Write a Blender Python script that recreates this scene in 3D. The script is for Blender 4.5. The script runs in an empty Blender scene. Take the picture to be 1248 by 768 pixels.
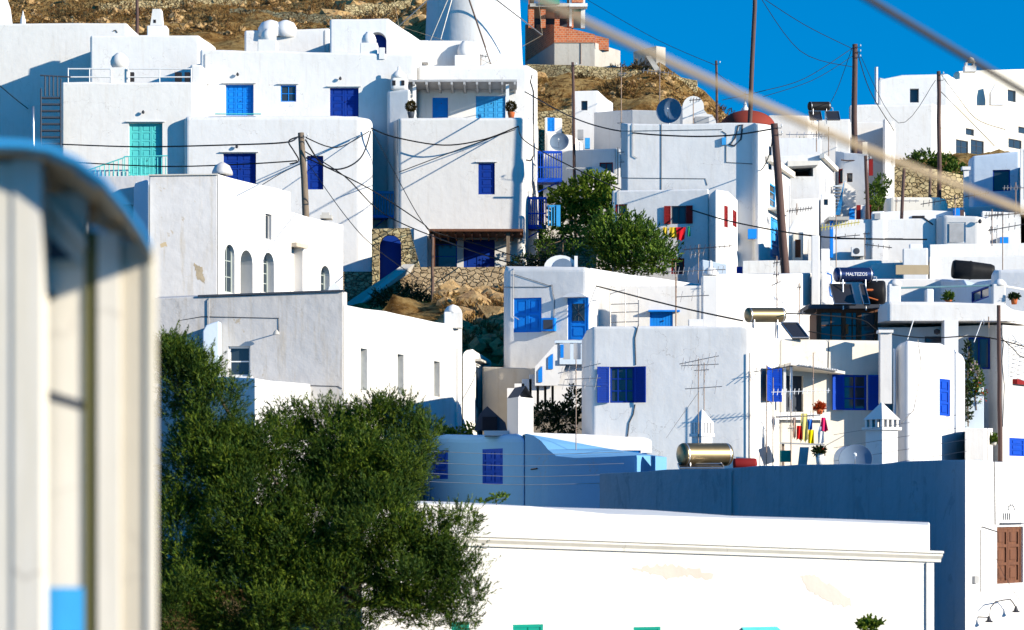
import bpy, bmesh, math, random
import numpy as np
from mathutils import Vector, Matrix
R = math.radians
random.seed(7)
NR = np.random.default_rng(5)
sc = bpy.context.scene
COL = sc.collection
F = 3000.0; HZ = 600.0; CX = 624.0; ZC = 10.0      # focal length in pixels, horizon row, centre column, eye height

YS = 1.0        # depth factor of the part of the town being laid out
def P(px, py, Y):
    Y = Y*YS; return Vector(((px-CX)/F*Y, Y, ZC+(HZ-py)/F*Y))

# ------------------------------------------------------------------ terrain
GY = [-60, 20, 40, 60, 80, 90, 105, 115, 130, 145, 158, 176]
GZ = [2, 2, 2.5, 4.5, 6.5, 7.8, 10.8, 14.4, 18, 20.5, 22.3, 26.3]
def interp(x, xs, ys):
    if x <= xs[0]: return ys[0]
    for i in range(1, len(xs)):
        if x <= xs[i]:
            t = (x-xs[i-1])/(xs[i]-xs[i-1]); return ys[i-1]+(ys[i]-ys[i-1])*t
    return ys[-1]
def ground(x, y):
    if y <= 176:
        z = interp(y, GY, GZ)
        if 108 < y < 150 and -8 < x < 3:      # rocky knoll below the retaining wall
            k = max(z, min(15.5+(y-108)*.262, 19.9)); f = min(1, (x+8)/2, (3-x)/2, (y-108)/3); z = z+(k-z)*f
        return z
    px = CX+x/y*F
    px = max(-600, min(1900, px))
    row = interp(px, [-600, 480, 560, 660, 755, 800, 850, 892, 1000, 1248, 1900], [-70, -60, 64, 90, 82, 74, 110, 150, 190, 190, 240])
    yr = interp(px, [480, 560], [310, 222])
    zr = ZC+(HZ-row)/F*yr
    z0 = 26.3
    if y <= yr:
        t = (y-176)/(yr-176); return z0+(zr-z0)*t
    if y < yr+25: return zr+.4*math.sin((y-yr)*.2)
    return max(0.0, zr-(y-yr-25)*.16)

# ------------------------------------------------------------------ mesh builder
class MB:
    def __init__(s): s.v = []; s.f = []
    def add(s, vs, fs):
        o = len(s.v); s.v += [tuple(v) for v in vs]; s.f += [tuple(i+o for i in f) for f in fs]; return s
    def hexa(s, p):   # p: 4 bottom (ccw), 4 top
        return s.add(p, [(3,2,1,0),(4,5,6,7),(0,1,5,4),(1,2,6,5),(2,3,7,6),(3,0,4,7)])
    def box(s, c, sx, sy, sz, rz=0):
        ca, sa = math.cos(rz), math.sin(rz); q = []
        for z in (-sz/2, sz/2):
            for x, y in ((-sx/2,-sy/2),(sx/2,-sy/2),(sx/2,sy/2),(-sx/2,sy/2)):
                q.append((c[0]+x*ca-y*sa, c[1]+x*sa+y*ca, c[2]+z))
        return s.hexa(q)
    def wbox(s, w, u0, u1, z0, z1, d0, d1):
        q = [w.W(u0,z0,d0), w.W(u1,z0,d0), w.W(u1,z0,d1), w.W(u0,z0,d1), w.W(u0,z1,d0), w.W(u1,z1,d0), w.W(u1,z1,d1), w.W(u0,z1,d1)]
        return s.hexa(q)
    def pbox(s, x0, y0, x1, y1, Y, dep):
        a = P(x0,y1,Y); b = P(x1,y0,Y); Y = Y*YS
        return s.hexa([(a.x,Y,a.z),(b.x,Y,a.z),(b.x,Y+dep,a.z),(a.x,Y+dep,a.z),(a.x,Y,b.z),(b.x,Y,b.z),(b.x,Y+dep,b.z),(a.x,Y+dep,b.z)])
    def tube(s, pts, r, n=6, caps=True):
        pts = [Vector(p) for p in pts]; rs = r if isinstance(r, (list, tuple)) else [r]*len(pts)
        o = len(s.v)
        for i, p in enumerate(pts):
            d = (pts[min(i+1, len(pts)-1)]-pts[max(i-1, 0)])
            d = d.normalized() if d.length > 1e-9 else Vector((0,0,1))
            a = Vector((0,0,1)) if abs(d.z) < .9 else Vector((1,0,0))
            e1 = d.cross(a).normalized(); e2 = d.cross(e1)
            for k in range(n):
                t = 2*math.pi*k/n; s.v.append(tuple(p+(e1*math.cos(t)+e2*math.sin(t))*rs[i]))
        for i in range(len(pts)-1):
            for k in range(n):
                k2 = (k+1) % n
                s.f.append((o+i*n+k, o+i*n+k2, o+(i+1)*n+k2, o+(i+1)*n+k))
        if caps:
            s.f.append(tuple(o+k for k in range(n))[::-1]); s.f.append(tuple(o+(len(pts)-1)*n+k for k in range(n)))
        return s
    def lathe(s, c, prof, n=20, axis=Vector((0,0,1)), a0=0, a1=2*math.pi):
        c = Vector(c); axis = Vector(axis).normalized()
        a = Vector((1,0,0)) if abs(axis.x) < .9 else Vector((0,1,0))
        e1 = axis.cross(a).normalized(); e2 = axis.cross(e1); o = len(s.v)
        for r, z in prof:
            for k in range(n):
                t = a0+(a1-a0)*k/n; s.v.append(tuple(c+axis*z+(e1*math.cos(t)+e2*math.sin(t))*max(r, .0005)))
        for i in range(len(prof)-1):
            for k in range(n):
                k2 = (k+1) % n; s.f.append((o+i*n+k, o+i*n+k2, o+(i+1)*n+k2, o+(i+1)*n+k))
        s.f.append(tuple(o+k for k in range(n))[::-1]); s.f.append(tuple(o+(len(prof)-1)*n+k for k in range(n)))
        return s
    def extrude(s, poly, d):   # poly: list of Vectors, d: Vector
        n = len(poly); o = len(s.v); d = Vector(d)
        s.v += [tuple(p) for p in poly]+[tuple(Vector(p)+d) for p in poly]
        s.f.append(tuple(o+i for i in range(n))[::-1]); s.f.append(tuple(o+n+i for i in range(n)))
        for i in range(n):
            j = (i+1) % n; s.f.append((o+i, o+j, o+n+j, o+n+i))
        return s
    def build(s, name, mat, parent=None, smooth=False, angle=None, label=None):
        bm = bmesh.new(); vs = [bm.verts.new(v) for v in s.v]
        for f in s.f:
            try: bm.faces.new([vs[i] for i in f])
            except ValueError: pass
        bmesh.ops.recalc_face_normals(bm, faces=bm.faces)
        me = bpy.data.meshes.new(name); org = origin(parent)
        bmesh.ops.translate(bm, verts=bm.verts, vec=-org)
        bm.to_mesh(me); bm.free()
        return link(name, me, mat, parent, smooth, label)
ORG = {}
def origin(parent):
    return ORG.get(parent.name, Vector((0,0,0))) if parent else Vector((0,0,0))
def link(name, me, mat, parent=None, smooth=False, label=None):
    o = bpy.data.objects.new(name, me); COL.objects.link(o)
    if mat: me.materials.append(mat)
    if smooth: me.shade_smooth()
    if parent:
        o.parent = parent; ORG[o.name] = origin(parent)
    if label: o['label'] = label
    return o
def thing(name, label, cat, loc, group=None):
    o = bpy.data.objects.new(name, None); COL.objects.link(o); o.location = loc; o.empty_display_size = .3
    ORG[o.name] = Vector(loc); o['label'] = label; o['category'] = cat
    if group: o['group'] = group
    return o
def solo(mb, name, mat, label, cat, group=None, smooth=False):   # a thing that is one mesh; origin moved to its base
    v = np.array(mb.v); base = Vector((float(v[:,0].mean()), float(v[:,1].mean()), float(v[:,2].min())))
    mb.v = [(a-base.x, b-base.y, c-base.z) for a, b, c in mb.v]
    o = mb.build(name, mat, None, smooth); o.location = base; ORG[o.name] = base
    o['label'] = label; o['category'] = cat
    if group: o['group'] = group
    return o

class Wall:
    def __init__(s, a, b):
        s.a = Vector((a[0], a[1])); s.b = Vector((b[0], b[1])); s.u = (s.b-s.a).normalized()
        n = Vector((s.u.y, -s.u.x))
        if n.dot(-s.a) < 0: n = -n
        s.n = n; s.L = (s.b-s.a).length
    def hit(s, px, py):
        dx = (px-CX)/F; dz = (HZ-py)/F
        t = s.a.dot(s.n)/(dx*s.n.x+s.n.y)
        p = Vector((t*dx, t)); return (p-s.a).dot(s.u), ZC+t*dz
    def W(s, u, z, d=0):
        p = s.a+s.u*u+s.n*d; return Vector((p.x, p.y, z))
    def rect(s, x0, y0, x1, y1):
        xm = (x0+x1)/2; ym = (y0+y1)/2
        return s.hit(x0, ym)[0], s.hit(x1, ym)[0], s.hit(xm, y1)[1], s.hit(xm, y0)[1]
    def off(s, d):
        w = Wall.__new__(Wall); w.a = s.a+s.n*d; w.b = s.b+s.n*d; w.u = s.u; w.n = s.n; w.L = s.L; return w
def PW(x0, x1, Y, Y2=None):
    a = P(x0,0,Y); b = P(x1,0,Y2 or Y); return Wall((a.x,a.y),(b.x,b.y))

# ------------------------------------------------------------------ materials
def mat_new(name):
    m = bpy.data.materials.new(name); m.use_nodes = True; nt = m.node_tree; b = nt.nodes['Principled BSDF']; return m, nt, b
def nn(nt, t, **k):
    n = nt.nodes.new(t)
    for a, v in k.items(): setattr(n, a, v)
    return n
def coords(nt):
    tc = nn(nt, 'ShaderNodeTexCoord'); oi = nn(nt, 'ShaderNodeObjectInfo')
    mul = nn(nt, 'ShaderNodeMath', operation='MULTIPLY'); mul.inputs[1].default_value = 60
    nt.links.new(oi.outputs['Random'], mul.inputs[0])
    add = nn(nt, 'ShaderNodeVectorMath', operation='ADD')
    nt.links.new(tc.outputs['Object'], add.inputs[0]); nt.links.new(mul.outputs[0], add.inputs[1])
    return add.outputs[0]
def noise(nt, vec, scale, detail=4, rough=.6, dist=0):
    n = nn(nt, 'ShaderNodeTexNoise'); n.inputs['Scale'].default_value = scale; n.inputs['Detail'].default_value = detail
    n.inputs['Roughness'].default_value = rough; n.inputs['Distortion'].default_value = dist
    nt.links.new(vec, n.inputs['Vector']); return n.outputs['Fac']
def ramp(nt, fac, stops):
    r = nn(nt, 'ShaderNodeValToRGB'); e = r.color_ramp.elements
    while len(e) < len(stops): e.new(.5)
    for el, (p, c) in zip(e, stops):
        el.position = p; el.color = (c, c, c, 1) if not isinstance(c, tuple) else (*c, 1)
    nt.links.new(fac, r.inputs[0]); return r.outputs[0]
def mix(nt, f, a, b, mode='MIX'):
    m = nn(nt, 'ShaderNodeMix', data_type='RGBA', blend_type=mode)
    for s, v in ((m.inputs[0], f), (m.inputs[6], a), (m.inputs[7], b)):
        if isinstance(v, bpy.types.NodeSocket): nt.links.new(v, s)
        elif isinstance(v, tuple): s.default_value = (*v, 1)
        else: s.default_value = v
    return m.outputs[2]
def bump(nt, b, h, strength=.3, dist=.02, prev=None):
    n = nn(nt, 'ShaderNodeBump'); n.inputs['Strength'].default_value = strength; n.inputs['Distance'].default_value = dist
    nt.links.new(h, n.inputs['Height'])
    if prev: nt.links.new(prev, n.inputs['Normal'])
    nt.links.new(n.outputs[0], b.inputs['Normal']); return n.outputs[0]
def plaster(name, col, dirt=(.5,.42,.32), amount=.3, streak=.25, bs=.5, patch=0, patchcol=(.38,.31,.22)):
    m, nt, b = mat_new(name); v = coords(nt)
    n1 = noise(nt, v, .55, 6, .62, .4); n2 = noise(nt, v, 3.2, 5, .7)
    mp = nn(nt, 'ShaderNodeMapping'); mp.inputs['Scale'].default_value = (2.6, 2.6, .22); nt.links.new(v, mp.inputs[0])
    n3 = noise(nt, mp.outputs[0], 1.4, 5, .7)
    f1 = ramp(nt, n1, [(.45, 0), (.75, amount)]); f3 = ramp(nt, n3, [(.52, 0), (.8, streak)])
    c = mix(nt, f1, col, tuple(x*.80+d*.1 for x, d in zip(col, dirt)))
    c = mix(nt, f3, c, dirt)
    cv = nn(nt, 'ShaderNodeTexVoronoi', feature='DISTANCE_TO_EDGE'); cv.inputs['Scale'].default_value = .45
    ds = nn(nt, 'ShaderNodeVectorMath', operation='MULTIPLY_ADD'); nz = nn(nt, 'ShaderNodeTexNoise'); nz.inputs['Scale'].default_value = 1.7; nz.inputs['Detail'].default_value = 6; nt.links.new(v, nz.inputs['Vector'])
    nt.links.new(nz.outputs['Color'], ds.inputs[0]); ds.inputs[1].default_value = (1.6,1.6,1.6); nt.links.new(v, ds.inputs[2]); nt.links.new(ds.outputs[0], cv.inputs['Vector'])
    cr = mix(nt, 1.0, ramp(nt, cv.outputs['Distance'], [(.0, .55), (.006, 0)]), ramp(nt, noise(nt, v, .4, 2), [(.52, 0), (.6, 1)]), 'MULTIPLY'); c = mix(nt, cr, c, (.30,.26,.22))
    f2 = ramp(nt, n2, [(.35, 0), (.9, .10)]); c = mix(nt, f2, c, tuple(x*.6 for x in col))
    if patch:
        n4 = noise(nt, v, .8, 8, .68, .7); f4 = ramp(nt, n4, [(patch, 0), (patch+.025, .85)]); c = mix(nt, f4, c, patchcol)
    oi = nn(nt, 'ShaderNodeObjectInfo'); c = mix(nt, 1.0, c, ramp(nt, oi.outputs['Random'], [(0, (.90,.885,.86)), (.35, (1.0,.985,.96)), (.7, (.96,.965,.97)), (1, (1.02,1.01,1.0))]), 'MULTIPLY')
    nt.links.new(c, b.inputs['Base Color']); b.inputs['Roughness'].default_value = .92
    b.inputs['Specular IOR Level'].default_value = .15
    h1 = noise(nt, v, 2.0, 3, .5); h2 = noise(nt, v, 14, 4, .6)
    p = bump(nt, b, h1, bs*.38, .10); bump(nt, b, h2, bs*.3, .015, p)
    return m
def paint(name, col, rough=.65, var=.5, spec=.12, scale=3):
    m, nt, b = mat_new(name); v = coords(nt)
    n = noise(nt, v, scale, 5, .65); f = ramp(nt, n, [(.35, 0), (.75, var)])
    c = mix(nt, f, col, tuple(x*.55+.02 for x in col)); nt.links.new(c, b.inputs['Base Color'])
    b.inputs['Roughness'].default_value = rough; b.inputs['Specular IOR Level'].default_value = spec
    bump(nt, b, noise(nt, v, 40, 3), .15, .005); return m
def metal(name, col, rough=.35, met=.9):
    m, nt, b = mat_new(name); v = coords(nt)
    c = mix(nt, ramp(nt, noise(nt, v, 9, 5, .7), [(.45, 0), (.75, .6)]), col, (.16, .08, .04)) if name.startswith('rust') else mix(nt, ramp(nt, noise(nt, v, 6, 4), [(.4, 0), (.8, .3)]), col, tuple(x*.5 for x in col))
    nt.links.new(c, b.inputs['Base Color']); b.inputs['Roughness'].default_value = rough; b.inputs['Metallic'].default_value = met; return m
def wood(name, col, dark):
    m, nt, b = mat_new(name); v = coords(nt)
    mp = nn(nt, 'ShaderNodeMapping'); mp.inputs['Scale'].default_value = (18, 18, 1.2); nt.links.new(v, mp.inputs[0])
    n = noise(nt, mp.outputs[0], 1.5, 6, .7, .5); c = ramp(nt, n, [(.3, dark), (.7, col)])
    nt.links.new(c, b.inputs['Base Color']); b.inputs['Roughness'].default_value = .8; bump(nt, b, n, .4, .01); return m
def stone(name, c1, c2, mortar, scale, zs=1.5):
    m, nt, b = mat_new(name); v = coords(nt)
    mp = nn(nt, 'ShaderNodeMapping'); mp.inputs['Scale'].default_value = (1, 1, zs); nt.links.new(v, mp.inputs[0])
    nz = nn(nt, 'ShaderNodeTexNoise'); nz.inputs['Scale'].default_value = scale*.8; nt.links.new(mp.outputs[0], nz.inputs['Vector'])
    wv = nn(nt, 'ShaderNodeMix', data_type='VECTOR'); wv.inputs[0].default_value = .24
    nt.links.new(mp.outputs[0], wv.inputs[4]); nt.links.new(nz.outputs['Color'], wv.inputs[5])
    vo = nn(nt, 'ShaderNodeTexVoronoi'); vo.inputs['Scale'].default_value = scale; nt.links.new(wv.outputs[1], vo.inputs['Vector'])
    ve = nn(nt, 'ShaderNodeTexVoronoi', feature='DISTANCE_TO_EDGE'); ve.inputs['Scale'].default_value = scale; nt.links.new(wv.outputs[1], ve.inputs['Vector'])
    sp = nn(nt, 'ShaderNodeSeparateColor'); nt.links.new(vo.outputs['Color'], sp.inputs[0])
    c = mix(nt, sp.outputs[0], c1, c2); c = mix(nt, ramp(nt, sp.outputs[1], [(.5,0),(.9,.6)]), c, tuple(min(.75, x*1.5) for x in c1))
    c = mix(nt, ramp(nt, noise(nt, v, 7, 5, .7), [(.3, 0), (.8, .5)]), c, tuple(x*.5 for x in c1))
    e = ramp(nt, ve.outputs['Distance'], [(.015, 1), (.06, 0)]); c = mix(nt, e, c, mortar)
    nt.links.new(c, b.inputs['Base Color']); b.inputs['Roughness'].default_value = .95; b.inputs['Specular IOR Level'].default_value = .1
    h = ramp(nt, ve.outputs['Distance'], [(.0, 0), (.12, 1)])
    p = bump(nt, b, h, .9, .12); bump(nt, b, noise(nt, v, 12, 5, .7), .5, .04, p); return m
def brick(name):
    m, nt, b = mat_new(name); tc = nn(nt, 'ShaderNodeTexCoord')
    sx = nn(nt, 'ShaderNodeSeparateXYZ'); nt.links.new(tc.outputs['Object'], sx.inputs[0])
    ad = nn(nt, 'ShaderNodeMath', operation='ADD'); nt.links.new(sx.outputs[0], ad.inputs[0]); nt.links.new(sx.outputs[1], ad.inputs[1])
    cb = nn(nt, 'ShaderNodeCombineXYZ'); nt.links.new(ad.outputs[0], cb.inputs[0]); nt.links.new(sx.outputs[2], cb.inputs[1])
    br = nn(nt, 'ShaderNodeTexBrick'); nt.links.new(cb.outputs[0], br.inputs['Vector'])
    for k, x in (('Color1', (.62,.16,.05)), ('Color2', (.42,.09,.03)), ('Mortar', (.5,.36,.24))): br.inputs[k].default_value = (*x, 1)
    br.inputs['Scale'].default_value = 1; br.inputs['Brick Width'].default_value = .34; br.inputs['Row Height'].default_value = .2; br.inputs['Mortar Size'].default_value = .018
    c = mix(nt, ramp(nt, noise(nt, tc.outputs['Object'], 2, 5), [(.4, 0), (.8, .5)]), br.outputs[0], (.3,.1,.05))
    nt.links.new(c, b.inputs['Base Color']); b.inputs['Roughness'].default_value = .95; bump(nt, b, br.outputs['Fac'], -.5, .03); return m
def leafmat(name, cols, trans=.25):
    m, nt, b = mat_new(name); g = nn(nt, 'ShaderNodeNewGeometry')
    c = ramp(nt, g.outputs['Random Per Island'], [(i/(len(cols)-1), x) for i, x in enumerate(cols)])
    tc = nn(nt, 'ShaderNodeTexCoord'); n = noise(nt, tc.outputs['Object'], 1.3, 4, .6)
    c = mix(nt, ramp(nt, n, [(.42, 0), (.62, .65)]), c, tuple(x*.9 for x in cols[0]))
    nt.links.new(c, b.inputs['Base Color']); b.inputs['Roughness'].default_value = .65; b.inputs['Specular IOR Level'].default_value = .2
    t = nn(nt, 'ShaderNodeBsdfTranslucent'); nt.links.new(c, t.inputs[0])
    ms = nn(nt, 'ShaderNodeMixShader'); ms.inputs[0].default_value = trans
    nt.links.new(b.outputs[0], ms.inputs[1]); nt.links.new(t.outputs[0], ms.inputs[2])
    nt.links.new(ms.outputs[0], nt.nodes['Material Output'].inputs['Surface']); return m

WHITE = plaster('whitewash', (.77,.76,.745), amount=.5, streak=.30, bs=.5)
WHITE2 = plaster('fresh_whitewash', (.79,.78,.77), amount=.3, streak=.15, bs=.35)
CREAM = plaster('cream_plaster', (.80,.75,.66), amount=.5, streak=.25, bs=.5)
WORN = plaster('worn_plaster', (.58,.57,.57), dirt=(.42,.35,.25), amount=.8, streak=.75, bs=.9, patch=.63, patchcol=(.43,.36,.27))
WORNW = plaster('worn_whitewash', (.80,.79,.76), dirt=(.55,.47,.36), amount=.6, streak=.6, bs=.7, patch=.66, patchcol=(.50,.42,.32))
ROUGH = plaster('rough_tan_plaster', (.62,.54,.44), dirt=(.4,.28,.15), amount=.8, streak=.5, bs=1.2, patch=.60)
BIGW = plaster('bright_old_whitewash', (.83,.82,.79), dirt=(.66,.58,.47), amount=.25, streak=.12, bs=.5, patch=.685, patchcol=(.68,.60,.50))
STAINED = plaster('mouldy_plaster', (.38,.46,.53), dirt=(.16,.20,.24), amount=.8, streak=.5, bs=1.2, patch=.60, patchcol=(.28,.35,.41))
SHADEW = plaster('shade_blue_whitewash', (.62,.72,.82), dirt=(.4,.45,.5), amount=.3, streak=.2, bs=.4)  # whitewash with the blue of shade mixed into its colour, for shaded walls
SHADEL = plaster('shade_blue_limewash', (.16,.40,.68), dirt=(.3,.4,.5), amount=.25, streak=.12, bs=.35)  # limewash deepened towards the blue that shade gives the low curved-roof house
CONC = plaster('concrete', (.52,.50,.46), dirt=(.3,.25,.2), amount=.5, streak=.4, bs=.8)
TAN = plaster('tan_render', (.50,.40,.26), amount=.4, streak=.3)
NAVY = paint('navy_paint', (.002,.036,.28))
NAVY2 = paint('royal_blue_paint', (.003,.065,.48))
LBLUE = paint('light_blue_paint', (.004,.23,.78))
SKYB = paint('sky_blue_paint', (.05,.38,.78))
TEAL = paint('teal_paint', (.10,.58,.56), var=.25)
GREEN = paint('green_paint', (.0,.30,.22))
REDP = paint('dark_red_paint', (.24,.012,.012))
DOMER = paint('dome_red_paint', (.27,.045,.028), rough=.8, var=.5, scale=2)
WPAINT = paint('white_paint', (.75,.75,.74), var=.2)
GREYP = paint('grey_board', (.42,.42,.42), var=.6, scale=2)
BROWNW = wood('brown_wood', (.20,.075,.03), (.07,.022,.01))
POLEW = wood('pole_wood', (.17,.10,.07), (.06,.035,.028))
GREYW = wood('weathered_pole_wood', (.26,.20,.14), (.08,.055,.035))
MAROON = wood('maroon_pole_wood', (.125,.065,.05), (.045,.022,.02))
BARK = wood('bark', (.22,.16,.11), (.08,.055,.035))
SAGE = paint('sage_grey_paint', (.42,.47,.43))
BEIGE = plaster('beige_weathered_board', (.62,.55,.43), dirt=(.45,.33,.14), amount=.8, streak=.5, bs=.3)
OLIVE = paint('olive_stained_wood', (.14,.13,.05))
DARKW = paint('dark_grey_wood', (.06,.07,.09))
BLACK = paint('black_rubber', (.012,.012,.013), rough=.55)
DARK = paint('dark_void', (.02,.02,.025), rough=.8)
IRON = metal('dark_iron', (.05,.05,.06), .55, .6)
ALU = metal('rusty_aluminium', (.42,.40,.38), .4, .8); 
RUST = metal('rusty_mast', (.30,.22,.17), .7, .5)
GALV = metal('galvanised_steel', (.6,.6,.6), .35, .9)
CHROME = metal('tank_steel', (.26,.20,.11), .42, .9)
TANKB = metal('tank_blue_steel', (.03,.05,.14), .25, .7)
PANEL = paint('collector_glass', (.03,.028,.03), rough=.15, spec=.6)
DISHM = paint('dish_grey', (.16,.22,.30), rough=.5)
TERRA = paint('terracotta', (.50,.13,.04), rough=.8)
ROPE = paint('hemp_rope', (.42,.33,.22), rough=.9)
ROPED = paint('grey_rope', (.10,.085,.075), rough=.9)
STONEW = stone('field_stone', (.46,.34,.20), (.28,.20,.12), (.14,.10,.06), 4.2)
STONEF = stone('fitted_field_stone', (.52,.39,.24), (.34,.25,.15), (.17,.125,.08), 3.4, 1.5)
STONES = stone('small_dry_stone', (.54,.43,.24), (.33,.25,.13), (.10,.075,.04), 3.6)
BRICK = brick('hollow_brick')
def glassmat():
    m, nt, b = mat_new('window_glass'); b.inputs['Base Color'].default_value = (.03,.045,.06,1); b.inputs['Roughness'].default_value = .08
    b.inputs['Specular IOR Level'].default_value = .6; return m
GLASS = glassmat()
def groundmat():
    m, nt, b = mat_new('dry_hill'); tc = nn(nt, 'ShaderNodeTexCoord'); v = tc.outputs['Object']
    c = ramp(nt, noise(nt, v, .35, 8, .72, .5), [(.30, (.17,.075,.02)), (.45, (.37,.21,.07)), (.58, (.54,.37,.15)), (.72, (.30,.17,.06))])
    c = mix(nt, ramp(nt, noise(nt, v, 1.3, 6, .7), [(.5, 0), (.62, .85)]), c, (.10,.05,.022))
    c = mix(nt, ramp(nt, noise(nt, v, 3.5, 6, .7), [(.55, 0), (.7, .6)]), c, (.58,.42,.20))
    nt.links.new(c, b.inputs['Base Color']); b.inputs['Roughness'].default_value = 1; b.inputs['Specular IOR Level'].default_value = 0
    p = bump(nt, b, noise(nt, v, .9, 8, .75), 1, 1.2); bump(nt, b, noise(nt, v, 6, 6, .75), .8, .15, p); return m
HILL = groundmat()
def rockmat():
    m, nt, b = mat_new('rock'); v = coords(nt)
    c = ramp(nt, noise(nt, v, 1.6, 7, .7), [(.3, (.18,.10,.05)), (.5, (.46,.29,.12)), (.7, (.60,.43,.22))])
    nt.links.new(c, b.inputs['Base Color']); b.inputs['Roughness'].default_value = 1; bump(nt, b, noise(nt, v, 5, 7, .75), 1, .15); return m
ROCK = rockmat()
L_TAM = leafmat('tamarisk_leaf', [(.010,.038,.005), (.04,.09,.006), (.15,.20,.012), (.022,.06,.006)], .15)
L_MUL = leafmat('mulberry_leaf', [(.05,.12,.012), (.15,.24,.02), (.30,.36,.04), (.08,.16,.015)], .4)
L_BUSH = leafmat('bush_leaf', [(.03,.08,.010), (.09,.17,.015), (.20,.27,.03)])
L_DARK = leafmat('dark_leaf', [(.010,.025,.010), (.02,.045,.012), (.04,.07,.015)])
L_DRY = leafmat('dry_brush', [(.13,.055,.018), (.30,.15,.04), (.40,.26,.08), (.09,.045,.02)], .15)
L_DKBR = leafmat('dark_brush', [(.035,.022,.010), (.09,.05,.018), (.06,.055,.015), (.14,.08,.03)], .1)
L_TOPI = leafmat('topiary_leaf', [(.04,.02,.01), (.10,.06,.012), (.05,.07,.012)])

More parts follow.
